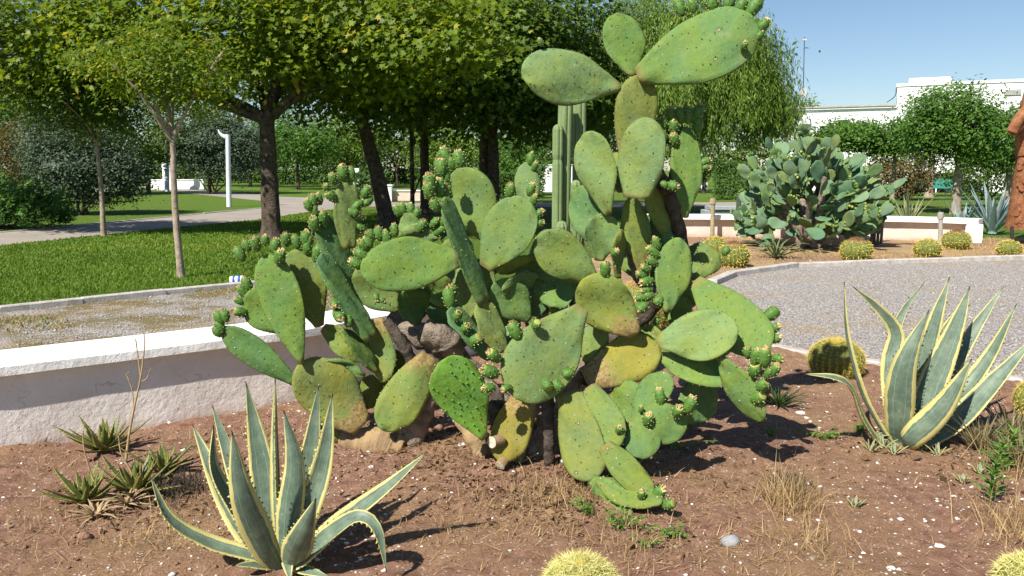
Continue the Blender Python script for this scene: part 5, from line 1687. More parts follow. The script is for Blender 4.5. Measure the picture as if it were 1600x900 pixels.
# dead leaf litter and twigs gathered round the foot of the big cactus
r = np.random.RandomState(55)
M['litter'] = leaf_mat('dead_litter', (0.07, 0.04, 0.022), (0.30, 0.19, 0.10), None, 0.1, 0.9)
C = []
for px, py, rr, n in [(690, 720, 0.28, 900), (760, 760, 0.25, 600), (840, 770, 0.25, 800), (900, 790, 0.2, 600), (640, 690, 0.2, 500), (1060, 740, 0.35, 500), (220, 800, 0.2, 400), (270, 770, 0.15, 300), (1410, 712, 0.25, 300), (1570, 740, 0.3, 400)]:
    g = GR(px, py); q = np.column_stack([r.normal(g.x, rr, n), r.normal(g.y, rr, n)])
    C.append(np.column_stack([q, soil_h(q[:, 0], q[:, 1]) + 0.004]))
C = np.concatenate(C); n = len(C)
V, Fi, tn = leaf_cloud(C, r.normal(0, 0.55, (n, 3)) + np.array([0, 0, 1.0]), np.exp(r.normal(-3.9, 0.45, n)), 56, LEAF_V * np.array([0.8, 1, 1.6]), LEAF_F)
o = obj('leaf_litter', fast_mesh('leaf_litter', V, Fi, M['litter'], tn)); tag(o, 'brown dead litter gathered round the cactus and aloe stems', 'litter', None, 'stuff')

# ------------------------------------------------------------------ trees
def star_leaf():
    pts = [(0, 0), (0.20, 0.10), (0.52, 0.16), (0.30, 0.38), (0.50, 0.70), (0.18, 0.60), (0, 1.05), (-0.18, 0.60), (-0.50, 0.70), (-0.30, 0.38), (-0.52, 0.16), (-0.20, 0.10)]
    V = [(0, 0.40, 0)] + [(x, y, 0.16 * abs(x)) for x, y in pts]
    Fs = [(0, i, i % 12 + 1) for i in range(1, 13)]
    return np.array(V, float), np.array(Fs)
STAR_V, STAR_F = star_leaf()
LOBE_V = np.array([(0, 0, 0), (0.46, 0.28, 0.08), (0.22, 0.55, 0.02), (0, 1.0, 0), (-0.22, 0.55, 0.02), (-0.46, 0.28, 0.08)], float)
LOBE_F = np.array([(0, 1, 2), (0, 2, 3), (0, 3, 4), (0, 4, 5)])
SMALL_V = np.array([(0, 0, 0), (0.22, 0.45, 0.06), (0, 1.0, 0), (-0.22, 0.45, 0.06)], float)
NARROW_V = np.array([(0, 0, 0), (0.09, 0.45, 0.02), (0, 1.0, 0), (-0.09, 0.45, 0.02)], float)

def crown_points(blobs, n_cl, per, sig, seed, shell=0.5):
    """leaf positions in clumps through the volume of several ellipsoids"""
    r = np.random.RandomState(seed)
    w = np.array([b[3] * b[4] * b[5] for b in blobs]) ** 0.75; w /= w.sum()
    idx = r.choice(len(blobs), n_cl, p=w)
    B = np.array(blobs, float)[idx]
    d = r.normal(0, 1, (n_cl, 3)); d /= np.linalg.norm(d, axis=1)[:, None]
    rad = r.uniform(shell ** 3, 1, n_cl) ** (1 / 3) * r.uniform(0.85, 1.08, n_cl)
    C = B[:, :3] + d * B[:, 3:6] * rad[:, None]
    ct = r.normal(0, 0.16, n_cl)
    cn = d * 0.45 + np.array([0, 0, 0.6]) + np.array(SUNV) * 0.5 + r.normal(0, 0.25, (n_cl, 3))
    n = n_cl * per
    k = np.repeat(np.arange(n_cl), per)
    ss = sig * r.uniform(0.6, 1.5, n_cl)
    off = r.normal(0, 1, (n, 3)) * ss[k][:, None] * np.array([1, 1, 0.55])
    P = C[k] + off
    P[:, 2] -= 0.25 * (np.hypot(off[:, 0], off[:, 1]) / sig) * sig
    N = cn[k] + r.normal(0, 0.5, (n, 3))
    T = np.clip(0.5 + ct[k] + r.normal(0, 0.20, n), 0, 1)
    return P, N, T, C

def limbs(t, base, fork, tips, r0, mat, seed, name='trunk', lean=None, bend=0.05, tip_r=0.02):
    """trunk to the fork, limbs to the tips; all world points"""
    R = random.Random(seed)
    o = t.location
    mb = MB(o)
    mid = base.lerp(fork, 0.5) + Vector((R.uniform(-bend, bend), R.uniform(-bend, bend), 0))
    P = catmull([base - UP * 0.15, base + UP * 0.05, mid, fork], 16)
    rad = [r0 * (1.0 - 0.32 * i / 15) for i in range(16)]
    rad[0] *= 1.5; rad[1] *= 1.28; rad[2] *= 1.1
    mb.tube(P, rad, 14, 0, True, 1, 0.06, seed)
    mb.build('trunk', mat, t)
    mb = MB(o)
    for i, tp in enumerate(tips):
        q = fork - UP * R.uniform(0, 0.1)
        m1 = q.lerp(tp, 0.45) + Vector((R.uniform(-.12, .12), R.uniform(-.12, .12), R.uniform(0, .25))) * (tp - q).length * 0.5
        L = catmull([q, m1, tp], 10)
        rr = r0 * R.uniform(0.35, 0.55)
        mb.tube(L, list(np.linspace(rr, tip_r, 10)), 7, 0, True, 1, 0.05, seed + i)
    mb.build('limbs', mat, t)

def tree(name, base, fork_h, r0, blobs, leaf, label, cat='tree', n_cl=300, per=50, sig=0.3, size=0.1, shape=(SMALL_V, LEAF_F), bark=None, seed=1, shell=0.5, n_limbs=9, fork_off=(0, 0), group=None, up=None, crown_name='crown', filt=None):
    base = Vector(base)
    t = thing(name, (base.x, base.y, 0), label, cat, group)
    fork = Vector((base.x + fork_off[0], base.y + fork_off[1], fork_h))
    P, N, T, C = crown_points(blobs, n_cl, per, sig, seed, shell)
    if filt is not None:
        k = filt(P); P, N, T = P[k], N[k], T[k]
    r = np.random.RandomState(seed + 1)
    if n_limbs:
        tips = [Vector(C[i]) for i in r.choice(len(C), n_limbs, replace=False)]
        limbs(t, Vector((base.x, base.y, 0)), fork, tips, r0, bark or M['bark'], seed)
    V, Fi, tn = leaf_cloud(P, N, size * r.uniform(0.65, 1.25, len(P)), seed + 2, shape[0], shape[1], T, up)
    V -= np.array(t.location)
    o = obj(crown_name, fast_mesh(crown_name, V, Fi, leaf, tn), t)
    o['kind'] = 'stuff'
    return t

M['plane_leaf'] = leaf_mat('plane_leaf', (0.065, 0.120, 0.010), (0.225, 0.320, 0.020), (0.48, 0.42, 0.05), 0.5, 0.5, 0.26)
M['dark_leaf'] = leaf_mat('dark_leaf', (0.042, 0.09, 0.012), (0.14, 0.22, 0.026), None, 0.4, 0.5)
M['shade_leaf'] = leaf_mat('deep_green_leaf', (0.022, 0.052, 0.012), (0.07, 0.125, 0.025), None, 0.25, 0.5)
M['olive_leaf'] = leaf_mat('olive_leaf', (0.034, 0.062, 0.034), (0.10, 0.145, 0.085), None, 0.15, 0.55)
M['green_leaf'] = leaf_mat('green_leaf', (0.035, 0.10, 0.012), (0.11, 0.23, 0.025), None, 0.35, 0.5)
M['lime_leaf'] = leaf_mat('lime_leaf', (0.06, 0.125, 0.012), (0.19, 0.29, 0.03), None, 0.4, 0.5)
M['hedge_leaf'] = leaf_mat('hedge_leaf', (0.025, 0.065, 0.010), (0.085, 0.17, 0.022), None, 0.25, 0.5)
M['willow_leaf'] = leaf_mat('willow_leaf', (0.065, 0.130, 0.014), (0.20, 0.305, 0.042), None, 0.35, 0.5)
M['juniper_leaf'] = leaf_mat('juniper_leaf', (0.025, 0.075, 0.012), (0.10, 0.22, 0.030), None, 0.15, 0.6)
M['bead_leaf'] = leaf_mat('feathery_leaf', (0.03, 0.085, 0.012), (0.11, 0.225, 0.026), None, 0.3, 0.45)
M['red_leaf'] = leaf_mat('reddish_leaf', (0.06, 0.05, 0.015), (0.16, 0.14, 0.04), (0.22, 0.08, 0.03), 0.25, 0.6, 0.3)

def wx(px, Y): return AT(px, 265, Y).x

# big plane tree
b = GR(425, 374); Y = b.y
tree('plane_tree', b, 2.75, 0.235, [(wx(420, Y), Y + 0.9, 4.9, 5.4, 3.0, 1.8), (wx(60, Y), Y + 0.6, 4.6, 2.8, 2.0, 1.3), (wx(200, Y), Y, 4.4, 1.8, 1.4, 1.0), (wx(640, Y), Y - 0.4, 4.4, 2.7, 1.8, 1.2), (wx(420, Y), Y - 0.9, 4.5, 2.6, 1.5, 1.0), (wx(-120, Y), Y + 1.0, 4.8, 2.4, 2.2, 1.4)],
     M['plane_leaf'], 'broad plane tree with thick dark trunk and yellow green crown over the lawn', n_cl=720, per=56, sig=0.36, size=0.14, shape=(STAR_V, STAR_F), seed=11, n_limbs=12, shell=0.45,
     filt=lambda P: P[:, 2] > 2.45 + 0.45 * np.sin(P[:, 0] * 2.1) * np.sin(P[:, 1] * 1.7 + 1))
# slim young trees on the lawn
b = GR(283, 434); Y = b.y
tree('young_tree', b, 2.05, 0.055, [(wx(285, Y), Y + 0.2, 3.05, 0.9, 0.9, 0.6), (wx(215, Y), Y + 0.1, 3.2, 0.8, 0.8, 0.6)], M['plane_leaf'], 'slim young tree with forked pale trunk near the kerb', n_cl=100, per=70, sig=0.2, size=0.085,
     bark=M['bark_pale'], seed=21, n_limbs=6, shell=0.3)
b = GR(162, 369); Y = b.y
tree('young_tree', b, 2.25, 0.065, [(wx(150, Y), Y, 3.2, 1.25, 1.2, 0.9), (wx(110, Y), Y - 0.2, 3.6, 0.9, 0.9, 0.8)], M['dark_leaf'], 'slim young tree with bare pale trunk beside the path', n_cl=160, per=80, sig=0.26, size=0.11,
     bark=M['bark_pale'], seed=22, n_limbs=6, shell=0.3)
# darker row behind
b = GR(606, 354); Y = b.y
tree('shade_tree', b, 3.2, 0.24, [(wx(590, Y), Y + 0.5, 5.6, 4.6, 4.0, 2.6), (wx(700, Y), Y + 0.5, 4.9, 2.8, 2.8, 1.9)], M['dark_leaf'], 'dark leaning tree on the lawn behind the fruiting pads', n_cl=480, per=60, sig=0.42, size=0.17, shape=(LOBE_V, LOBE_F), seed=23,
     n_limbs=9, fork_off=(-0.75, 0.2), filt=lambda P: P[:, 2] > 2.5)
Y = 26.0
tree('shade_tree', (wx(770, Y), Y, 0), 3.0, 0.22, [(wx(790, Y), Y, 5.8, 4.0, 3.6, 3.0), (wx(850, Y), Y - 0.5, 4.4, 2.4, 2.2, 1.8)], M['dark_leaf'], 'dark shade tree behind the ribbed column cactus', n_cl=400, per=50, sig=0.42, size=0.18, shape=(LOBE_V, LOBE_F), seed=24,
     n_limbs=9, filt=lambda P: P[:, 2] > 2.3)
Y = 29.0
tree('shade_tree', (wx(664, Y), Y, 0), 3.0, 0.20, [(wx(670, Y), Y, 5.6, 4.6, 3.8, 2.8)], M['dark_leaf'], 'dark trunked tree beside the thin propped sapling', n_cl=330, per=45, sig=0.45, size=0.19, shape=(LOBE_V, LOBE_F), seed=25, n_limbs=8, filt=lambda P: P[:, 2] > 2.3)
Y = 27.0
t = tree('sapling', (wx(643, Y), Y, 0), 3.4, 0.085, [(wx(640, Y), Y, 4.8, 1.4, 1.3, 1.3)], M['dark_leaf'], 'thin sapling propped by a leaning pole', n_cl=60, per=40, sig=0.3, size=0.15, seed=26, n_limbs=4)
mb = MB(t.location); mb.tube([Vector((wx(632, Y) , Y - 0.3, 0)), Vector((wx(660, Y), Y, 1.5))], [0.03, 0.03], 6); mb.build('prop', M['bark'], t)
Y = 34.0
tree('shade_tree', (wx(757, Y), Y, 0), 3.0, 0.30, [(wx(760, Y), Y, 6.2, 5.0, 4.0, 3.2)], M['dark_leaf'], 'stout dark tree deep in the shade behind the tall fruiting pad', n_cl=300, per=45, sig=0.5, size=0.26, seed=27, n_limbs=7, filt=lambda P: P[:, 2] > 2.2)
# far backdrop trees and hedges
FAR = [
 # px, Y, zc, rx, rz, leaf, size, label
 (20, 48, 4.6, 3.6, 3.2, 'green_leaf', 0.24, 'bright green tree beyond the grey olive shrub'),
 (-70, 44, 4.5, 3.4, 3.0, 'green_leaf', 0.24, 'green tree at the left end of the background'),
 (230, 55, 5.2, 4.2, 3.6, 'dark_leaf', 0.28, 'dark tree behind the yellow banded lamp post'),
 (110, 52, 5.5, 4.0, 3.4, 'dark_leaf', 0.28, 'dark tree between olive shrub and bright green tree'),
 (465, 66, 4.2, 3.4, 2.3, 'green_leaf', 0.28, 'small round tree on the far lawn right of the plane trunk'),
 (545, 72, 4.6, 4.0, 2.6, 'lime_leaf', 0.30, 'lime green tree before the far ivy hedge'),
 (390, 75, 6.0, 5.5, 4.4, 'dark_leaf', 0.34, 'tall dark tree far behind the plane trunk'),
 (620, 80, 6.5, 6.0, 4.6, 'dark_leaf', 0.36, 'tall dark tree far beyond the white planter'),
 (700, 60, 4.0, 3.4, 2.4, 'lime_leaf', 0.28, 'lime green tree beyond the dark trunks'),
 (800, 52, 2.3, 1.9, 1.6, 'green_leaf', 0.22, 'small airy tree beyond the tall fruiting pad'),
 (860, 70, 6.0, 6.0, 4.6, 'dark_leaf', 0.36, 'tall dark tree far behind the column cactus'),
 (980, 60, 5.5, 5.0, 4.2, 'dark_leaf', 0.32, 'dark tree far behind the weeping willow'),
 (1100, 56, 4.0, 4.6, 3.0, 'dark_leaf', 0.30, 'dark tree behind the right side of the willow'),
 (290, 80, 5.0, 5.0, 3.8, 'hedge_leaf', 0.34, 'dark tree far behind the pale statue'),
]
for i, (px, Y, zc, rx, rz, lf, sz, lab) in enumerate(FAR):
    x = wx(px, Y)
    tree('background_tree', (x, Y, 0), max(1.2, zc - rz), 0.16, [(x, Y, zc, rx, rx * 0.9, rz), (x + rx * 0.4, Y - 1, zc - rz * 0.3, rx * 0.6, rx * 0.6, rz * 0.6)], M[lf], lab, n_cl=200, per=34, sig=0.5, size=sz, seed=40 + i, n_limbs=5, shell=0.5)

def hedge(name, x0, x1, Y, h, depth, leaf, label, n, size, seed, cat='hedge'):
    r = np.random.RandomState(seed)
    t = thing(name, ((x0 + x1) / 2, Y, 0), label, cat)
    # leaves over the faces and a little inside, uneven outline
    P = np.stack([r.uniform(x0, x1, n), Y + r.uniform(-depth / 2, depth / 2, n), r.uniform(0, 1, n)], 1)
    top = h * (1 + 0.10 * np.sin(P[:, 0] * 1.3 + seed) + 0.06 * np.sin(P[:, 0] * 3.7))
    face = r.uniform(0, 1, n)
    P[:, 2] = np.where(face < 0.3, top - np.abs(r.normal(0, 0.10, n)), P[:, 2] * top)
    P[:, 1] = np.where((face >= 0.3) & (face < 0.8), Y - depth / 2 - r.normal(0, 0.10, n) * 1.0, P[:, 1])
    N = np.stack([r.normal(0, 0.5, n), r.normal(-0.6, 0.5, n), r.normal(0.6, 0.5, n)], 1)
    V, Fi, tn = leaf_cloud(P, N, size * r.uniform(0.6, 1.3, n), seed, SMALL_V, LEAF_F, np.clip(r.normal(0.5, 0.25, n), 0, 1))
    V -= np.array(t.location)
    o = obj('foliage', fast_mesh('foliage', V, Fi, leaf, tn), t); o['kind'] = 'stuff'
    mb = MB(t.location)
    for k in range(int((x1 - x0) / 0.8)):
        xx = x0 + 0.4 + k * 0.8
        mb.tube([Vector((xx, Y, 0)), Vector((xx + 0.1, Y, h * 0.8))], [0.04, 0.02], 5)
    mb.build('stems', M['bark'], t)
hedge('hedge', wx(436, 88), wx(600, 88), 88, 5.2, 1.6, M['hedge_leaf'], 'tall ivy green hedge at the far edge of the park', 12000, 0.42, 1)
hedge('hedge', wx(600, 92), wx(900, 92), 92, 4.6, 1.6, M['hedge_leaf'], 'long far hedge behind the dark trunks', 12000, 0.45, 2)
hedge('hedge', wx(-420, 95), wx(210, 95), 95, 5.5, 2.0, M['hedge_leaf'], 'long far hedge behind the shrubs on the left', 14000, 0.5, 3)
hedge('hedge', wx(205, 98), wx(440, 98), 98, 4.0, 2.0, M['hedge_leaf'], 'far hedge behind the statue', 8000, 0.5, 7)
hedge('low_hedge', wx(555, 52), wx(606, 52), 52, 1.35, 1.2, M['hedge_leaf'], 'clipped low hedge beside the white planter box', 4000, 0.16, 4)
hedge('low_hedge', wx(770, 46), wx(850, 46), 46, 1.6, 1.2, M['hedge_leaf'], 'dark low hedge behind the tall fruiting pad', 5000, 0.16, 5)
hedge('low_hedge', wx(1112, 44), wx(1190, 44), 44, 1.9, 1.4, M['hedge_leaf'], 'leafy bush behind the grey concrete bench', 5000, 0.15, 6, 'bush')
hedge('low_hedge', wx(655, 60), wx(760, 60), 60, 1.3, 1.2, M['hedge_leaf'], 'long low hedge on the far lawn behind the sapling', 5000, 0.2, 8)

# olive shrubs, juniper
def shrub(name, px, py, blobs, leaf, label, n_cl, per, sig, size, seed, stems=6, shape=(SMALL_V, LEAF_F), cat='shrub', up=None):
    g = GR(px, py); r = random.Random(seed)
    t = thing(name, (g.x, g.y, 0), label, cat)
    B = [(wx(b[0], g.y), g.y + b[1], b[2], b[3], b[4], b[5]) for b in blobs]
    P, N, T, C = crown_points(B, n_cl, per, sig, seed, 0.4)
    P[:, 2] = np.maximum(P[:, 2], 0.05 + 0.2 * np.random.RandomState(seed).uniform(0, 1, len(P)))
    rs_ = np.random.RandomState(seed + 1)
    V, Fi, tn = leaf_cloud(P, N, size * rs_.uniform(0.6, 1.3, len(P)), seed + 2, shape[0], shape[1], T, up)
    V -= np.array(t.location)
    o = obj('foliage', fast_mesh('foliage', V, Fi, leaf, tn), t); o['kind'] = 'stuff'
    mb = MB(t.location)
    for i in range(stems):
        c = Vector(C[rs_.randint(len(C))])
        b0 = Vector((g.x + r.uniform(-.25, .25), g.y + r.uniform(-.2, .2), -0.05))
        mb.tube(catmull([b0, b0.lerp(c, 0.5) + Vector((r.uniform(-.2, .2), 0, 0.1)), c], 8), list(np.linspace(0.06, 0.02, 8)), 6)
    mb.build('stems', M['bark'], t)
    return t
shrub('olive_shrub', 128, 335, [(120, 0, 1.9, 1.7, 1.5, 1.6), (178, 0.2, 1.6, 1.1, 1.1, 1.3), (80, 0.4, 2.4, 1.1, 1.1, 1.2)], M['olive_leaf'], 'grey green olive shrub beside the path', 380, 75, 0.26, 0.12, 61)
shrub('olive_shrub', 330, 303, [(335, 0, 3.3, 2.5, 2.0, 2.2), (372, 0, 3.0, 2.2, 1.8, 2.0), (305, 0.5, 3.0, 1.5, 1.5, 1.6)], M['olive_leaf'], 'multi stemmed olive tree behind the white lamp post', 380, 70, 0.34, 0.19, 62, 9)
shrub('olive_shrub', 62, 318, [(55, 0, 2.6, 1.8, 1.5, 1.7), (20, 0, 2.2, 1.5, 1.4, 1.5)], M['red_leaf'], 'reddish green shrub behind the juniper', 220, 40, 0.3, 0.14, 63)
def juniper(px, py, w, h, seed, label):
    g = GR(px, py); t = thing('juniper', (g.x, g.y, 0), label, 'shrub')
    r = np.random.RandomState(seed); n = 9000
    # arching sprays that sweep up and to the right
    ns = 260
    sx = r.uniform(-w / 2, w / 2, ns); sy = r.uniform(-1.0, 1.0, ns); sz = r.uniform(0.1, 1, ns) * h * (1 - (sx / (w * 0.62)) ** 2) * np.sqrt(np.clip(1 - (sy / 1.25) ** 2, 0.05, 1))
    k = r.randint(0, ns, n); f = r.uniform(0, 1, n)
    d = np.stack([r.normal(0.55, 0.25, ns), r.normal(-0.25, 0.3, ns), r.normal(0.42, 0.15, ns)], 1)
    P = np.stack([sx, sy, sz], 1)[k] + d[k] * (f * 0.75)[:, None] + r.normal(0, 0.05, (n, 3)) * (1.2 - f)[:, None]
    up = d[k] + r.normal(0, 0.25, (n, 3))
    N = r.normal(0, 0.6, (n, 3)) + np.array([0, -0.4, 0.8])
    P[:, 2] = np.maximum(P[:, 2], 0.03)
    V, Fi, tn = leaf_cloud(P, N, r.uniform(0.10, 0.2, n), seed, NARROW_V * np.array([1.6, 1, 1]), LEAF_F, np.clip(0.25 + 0.6 * f + r.normal(0, 0.12, n), 0, 1), up)
    o = obj('foliage', fast_mesh('foliage', V, Fi, M['juniper_leaf'], tn), t); o['kind'] = 'stuff'
    mb = MB()
    for i in range(8):
        mb.tube([Vector((r.uniform(-.3, .3), 0, 0)), Vector((sx[i], sy[i], max(0.2, sz[i])))], [0.04, 0.015], 5)
    mb.build('stems', M['bark'], t)
juniper(5, 356, 2.7, 1.2, 71, 'spreading juniper with sweeping sprays beside the path')

# weeping willow
def willow(px, Y, seed, label):
    x0 = wx(px, Y); r = np.random.RandomState(seed)
    t = thing('willow_tree', (x0, Y, 0), label, 'tree')
    limbs(t, Vector((x0, Y, 0)), Vector((x0 + 0.2, Y, 3.2)), [Vector((x0 + dx, Y + dy, z)) for dx, dy, z in [(-2.6, 0, 6.3), (2.6, -1, 6.0), (0.5, -2, 6.8), (3.3, 1, 6.8), (-1.5, 2, 7.0), (1, 1, 7.6), (-2.8, -1.5, 5.4), (3.4, -1.2, 4.8)]], 0.38, M['bark'], seed)
    P, N, T, C = crown_points([(x0 + 0.2, Y, 5.6, 3.0, 2.6, 1.9)], 200, 45, 0.4, seed, 0.2)
    V, Fi, tn = leaf_cloud(P, N, r.uniform(0.15, 0.28, len(P)), seed + 5, SMALL_V, LEAF_F, T)
    V -= np.array(t.location)
    o = obj('crown', fast_mesh('crown', V, Fi, M['willow_leaf'], tn), t); o['kind'] = 'stuff'
    ns = 3200
    # start points on a lumpy dome, strands fall from them
    th = r.uniform(0, 2 * math.pi, ns); rr = np.sqrt(r.uniform(0.02, 1, ns))
    cl = np.floor(th / 0.42)
    R0 = 3.75 * (1 + 0.12 * np.sin(cl * 2.1)) * np.where(np.cos(th) < 0, 1.3, 1.0)
    sx = x0 + np.cos(th) * rr * R0; sy = Y + np.sin(th) * rr * R0 * 0.85
    ztop = 7.6 - 2.6 * rr ** 2 + 0.5 * np.sin(cl * 1.7) + r.normal(0, 0.25, ns)
    tier = r.uniform(0, 1, ns) < 0.35
    ztop = np.where(tier, ztop - r.uniform(0.8, 2.6, ns), ztop)
    L = np.where(tier, r.uniform(1.2, 2.4, ns), r.uniform(1.6, 3.9, ns))
    zb = np.maximum(ztop - L, 1.9 + 0.9 * (np.sin(cl * 3.3) * 0.5 + 0.5) + r.uniform(0, 0.8, ns))
    L = ztop - zb
    nl = 38
    k = np.repeat(np.arange(ns), nl); f = np.tile(np.linspace(0, 1, nl), ns) + r.uniform(-0.012, 0.012, ns * nl)
    ox = np.cos(th) * 0.55; oy = np.sin(th) * 0.55
    P = np.stack([sx[k] + ox[k] * np.sqrt(np.clip(f, 0, 1)) + 0.10 * np.sin(f * 5 + k), sy[k] + oy[k] * np.sqrt(np.clip(f, 0, 1)), ztop[k] - L[k] * f + 0.25 * np.exp(-((f - 0.08) / 0.1) ** 2)], 1)
    P += r.normal(0, 0.035, P.shape)
    keep = L[k] > 0.3
    n = len(P)
    up = np.stack([r.normal(0, 0.22, n), r.normal(0, 0.22, n), r.normal(-1, 0.15, n)], 1)
    N = np.stack([np.cos(th)[k] + r.normal(0, 0.6, n), np.sin(th)[k] + r.normal(0, 0.6, n), r.normal(0.3, 0.4, n)], 1)
    st = r.normal(0, 0.27, ns) + 0.12 * np.sin(cl * 2.7)
    T = np.clip(0.5 + st[k] + r.normal(0, 0.15, n), 0, 1)
    V, Fi, tn = leaf_cloud(P[keep], N[keep], r.uniform(0.13, 0.22, keep.sum()), seed, NARROW_V * np.array([1.1, 1, 1]), LEAF_F, T[keep], up[keep])
    V -= np.array(t.location)
    o = obj('hanging_foliage', fast_mesh('hanging_foliage', V, Fi, M['willow_leaf'], tn), t); o['kind'] = 'stuff'
willow(1056, 29.0, 81, 'weeping willow with long hanging strands behind the huge prickly pear')

# feathery trees before the building
def feathery(px, py, trunk_px, blobs, label, seed, n_cl=260, leaf='bead_leaf', size=0.16, per=46, sig=0.32, fork=2.3, bark=None):
    g = GR(px, py)
    tree('feathery_tree', g, fork, trunk_px * MPP(g) / 2, [(wx(b[0], g.y), g.y + b[1], b[2], b[3], b[4], b[5]) for b in blobs], M[leaf], label, n_cl=n_cl, per=per, sig=sig, size=size, seed=seed, bark=bark or M['bark_pale'], n_limbs=8, shell=0.5)
feathery(1493, 334, 15, [(1487, 0, 3.75, 1.4, 1.3, 0.95), (1495, -0.3, 2.9, 1.65, 1.5, 0.8), (1455, 0, 2.9, 1.0, 1.0, 0.7)], 'full green tree with thick pale trunk before the white building', 91, n_cl=330)
feathery(1393, 326, 8, [(1385, 0, 3.1, 1.2, 1.1, 0.45), (1345, 0, 3.0, 1.1, 1.0, 0.45), (1400, 0, 2.7, 1.1, 1.0, 0.4)], 'feathery green tree with slim bent trunk beyond the prickly pear', 92, n_cl=260)
feathery(1310, 322, 8, [(1312, 0, 3.2, 1.0, 1.0, 0.45)], 'feathery green tree rising above the dense prickly pear', 93, n_cl=150)
feathery(1572, 325, 14, [(1565, 0, 2.9, 1.4, 1.4, 1.0), (1595, -0.5, 3.5, 1.4, 1.4, 0.8), (1550, 0, 2.2, 1.1, 1.0, 0.7)], 'leafy tree behind the rusty sculpture', 94, n_cl=300, fork=1.8)
g = GR(1451, 308)
mb = None
tree('sapling', g, 3.0, 0.22, [(g.x, g.y, 5.0, 1.8, 1.6, 1.4)], M['bead_leaf'], 'pale trunked sapling before the green awning', n_cl=80, per=36, sig=0.4, size=0.22, seed=95, n_limbs=4, bark=M['bark_pale'])
shrub('oleander_bush', 1415, 312, [(1415, 0, 1.6, 2.0, 1.6, 1.4), (1395, 0, 1.3, 1.6, 1.4, 1.1)], M['red_leaf'], 'brownish green bush between trunk and awning', 200, 40, 0.3, 0.17, 96, cat='bush')
shrub('oleander_bush', 1540, 312, [(1545, 0, 1.8, 2.4, 1.6, 1.6)], M['dark_leaf'], 'dark bush against the white building', 200, 40, 0.3, 0.17, 97, cat='bush')

# ------------------------------------------------------------------ lamps, tub, sculpture, bench
M['lamp_paint'] = simple_mat('pale_lamp_paint', (0.56, 0.61, 0.68), (0.64, 0.68, 0.74), 3, 0.4, 0.05, 0.01, 20, 0.5)
M['yellow_paint'] = simple_mat('yellow_lamp_paint', (0.55, 0.42, 0.10), (0.62, 0.48, 0.14), 3, 0.5, 0)
M['rust'] = simple_mat('rusty_steel', (0.16, 0.055, 0.022), (0.36, 0.16, 0.075), 7, 0.85, 0.8, 0.03, 22, 0.3)
M['black_steel'] = simple_mat('black_steel', (0.02, 0.02, 0.02), (0.04, 0.038, 0.035), 8, 0.6, 0)
M['blue_print'] = simple_mat('blue_print', (0.03, 0.10, 0.42), (0.04, 0.13, 0.50), 8, 0.5, 0)
M['white_plastic'] = simple_mat('white_plastic', (0.74, 0.76, 0.78), (0.80, 0.81, 0.83), 8, 0.35, 0, spec=0.5)
def lamp(px, py, ytop, wpx, label, band=False, arm=True):
    g = GR(px, py); top = AT(px - 2, ytop, g.y); r = wpx * MPP(g) / 2; H = top.z
    t = thing('lamp_post', (g.x, g.y, 0), label, 'lamp post')
    mb = MB()
    d = Vector((top.x - g.x, 0, 0))
    def at(z): return d * (z / H) + UP * z
    zc = H * 0.62 if band else H
    mb.tube([at(0), at(0.02), at(zc * 0.5), at(zc)], [r * 1.1, r * 1.05, r, r * 0.96], 16); mb.build('post', M['lamp_paint'], t)
    mb = MB(); mb.tube([at(H * 0.52), at(H * 0.535)], [r * 1.06, r * 1.06], 16); mb.build('collar', M['lamp_paint'], t)
    if band:
        mb = MB(); mb.tube([at(zc), at(H * 0.86)], [r * 1.0, r * 0.98], 16); mb.build('band', M['yellow_paint'], t)
        mb = MB(); mb.tube([at(H * 0.86), at(H)], [r * 0.95, r * 0.92], 16); mb.build('upper_post', M['lamp_paint'], t)
    if arm:
        mb = MB()
        P = catmull([at(H - r * 1.2) + Vector((-r * 0.5, 0, 0)), at(H) + Vector((-r * 2.2, 0, -r * 0.5)), at(H) + Vector((-r * 3.4, 0, r * 0.7)), at(H) + Vector((-r * 3.9, 0, r * 2.0))], 12)
        mb.tube(P, list(np.linspace(r * 1.0, r * 0.25, 12)), 10); mb.build('curved_arm', M['lamp_paint'], t)
lamp(358, 323, 210, 7.4, 'pale blue white lamp post with curved horn arm beside the path')
lamp(261, 299, 168, 7.0, 'taller lamp post with a yellow band behind the forked young tree', band=True)
lamp(469, 279, 200, 2.6, 'thin distant lamp post before the ivy hedge', band=True, arm=False)

g = GR(370, 443); r0 = 0.05
t = thing('plastic_tub', (g.x, g.y, -0.01), 'white plastic tub with blue stripe lying on the lawn edge', 'tub', rz=0.15)
def lathe_x(mb, prof, n=16, m=0):
    vs, fs = [], []
    for x, r in prof:
        for k in range(n):
            a = 2 * math.pi * k / n; vs.append((x, r * math.cos(a), r * math.sin(a) + 0.062))
    for i in range(len(prof) - 1):
        for k in range(n):
            fs.append((i * n + k, (i + 1) * n + k, (i + 1) * n + (k + 1) % n, i * n + (k + 1) % n))
    fs.append(tuple(range(n))); fs.append(tuple((len(prof) - 1) * n + k for k in range(n))[::-1])
    mb.add(vs, fs, m)
mb = MB(); lathe_x(mb, [(-0.09, 0.05), (-0.085, 0.054), (0.075, 0.059), (0.078, 0.064), (0.09, 0.064)]); mb.build('tub_body', M['white_plastic'], t)
mb = MB(); lathe_x(mb, [(-0.05, 0.0585), (-0.02, 0.0595)]); mb.build('stripe', M['blue_print'], t)
mb = MB(); lathe_x(mb, [(0.02, 0.0608), (0.055, 0.0618)]); mb.build('stripe', M['blue_print'], t)

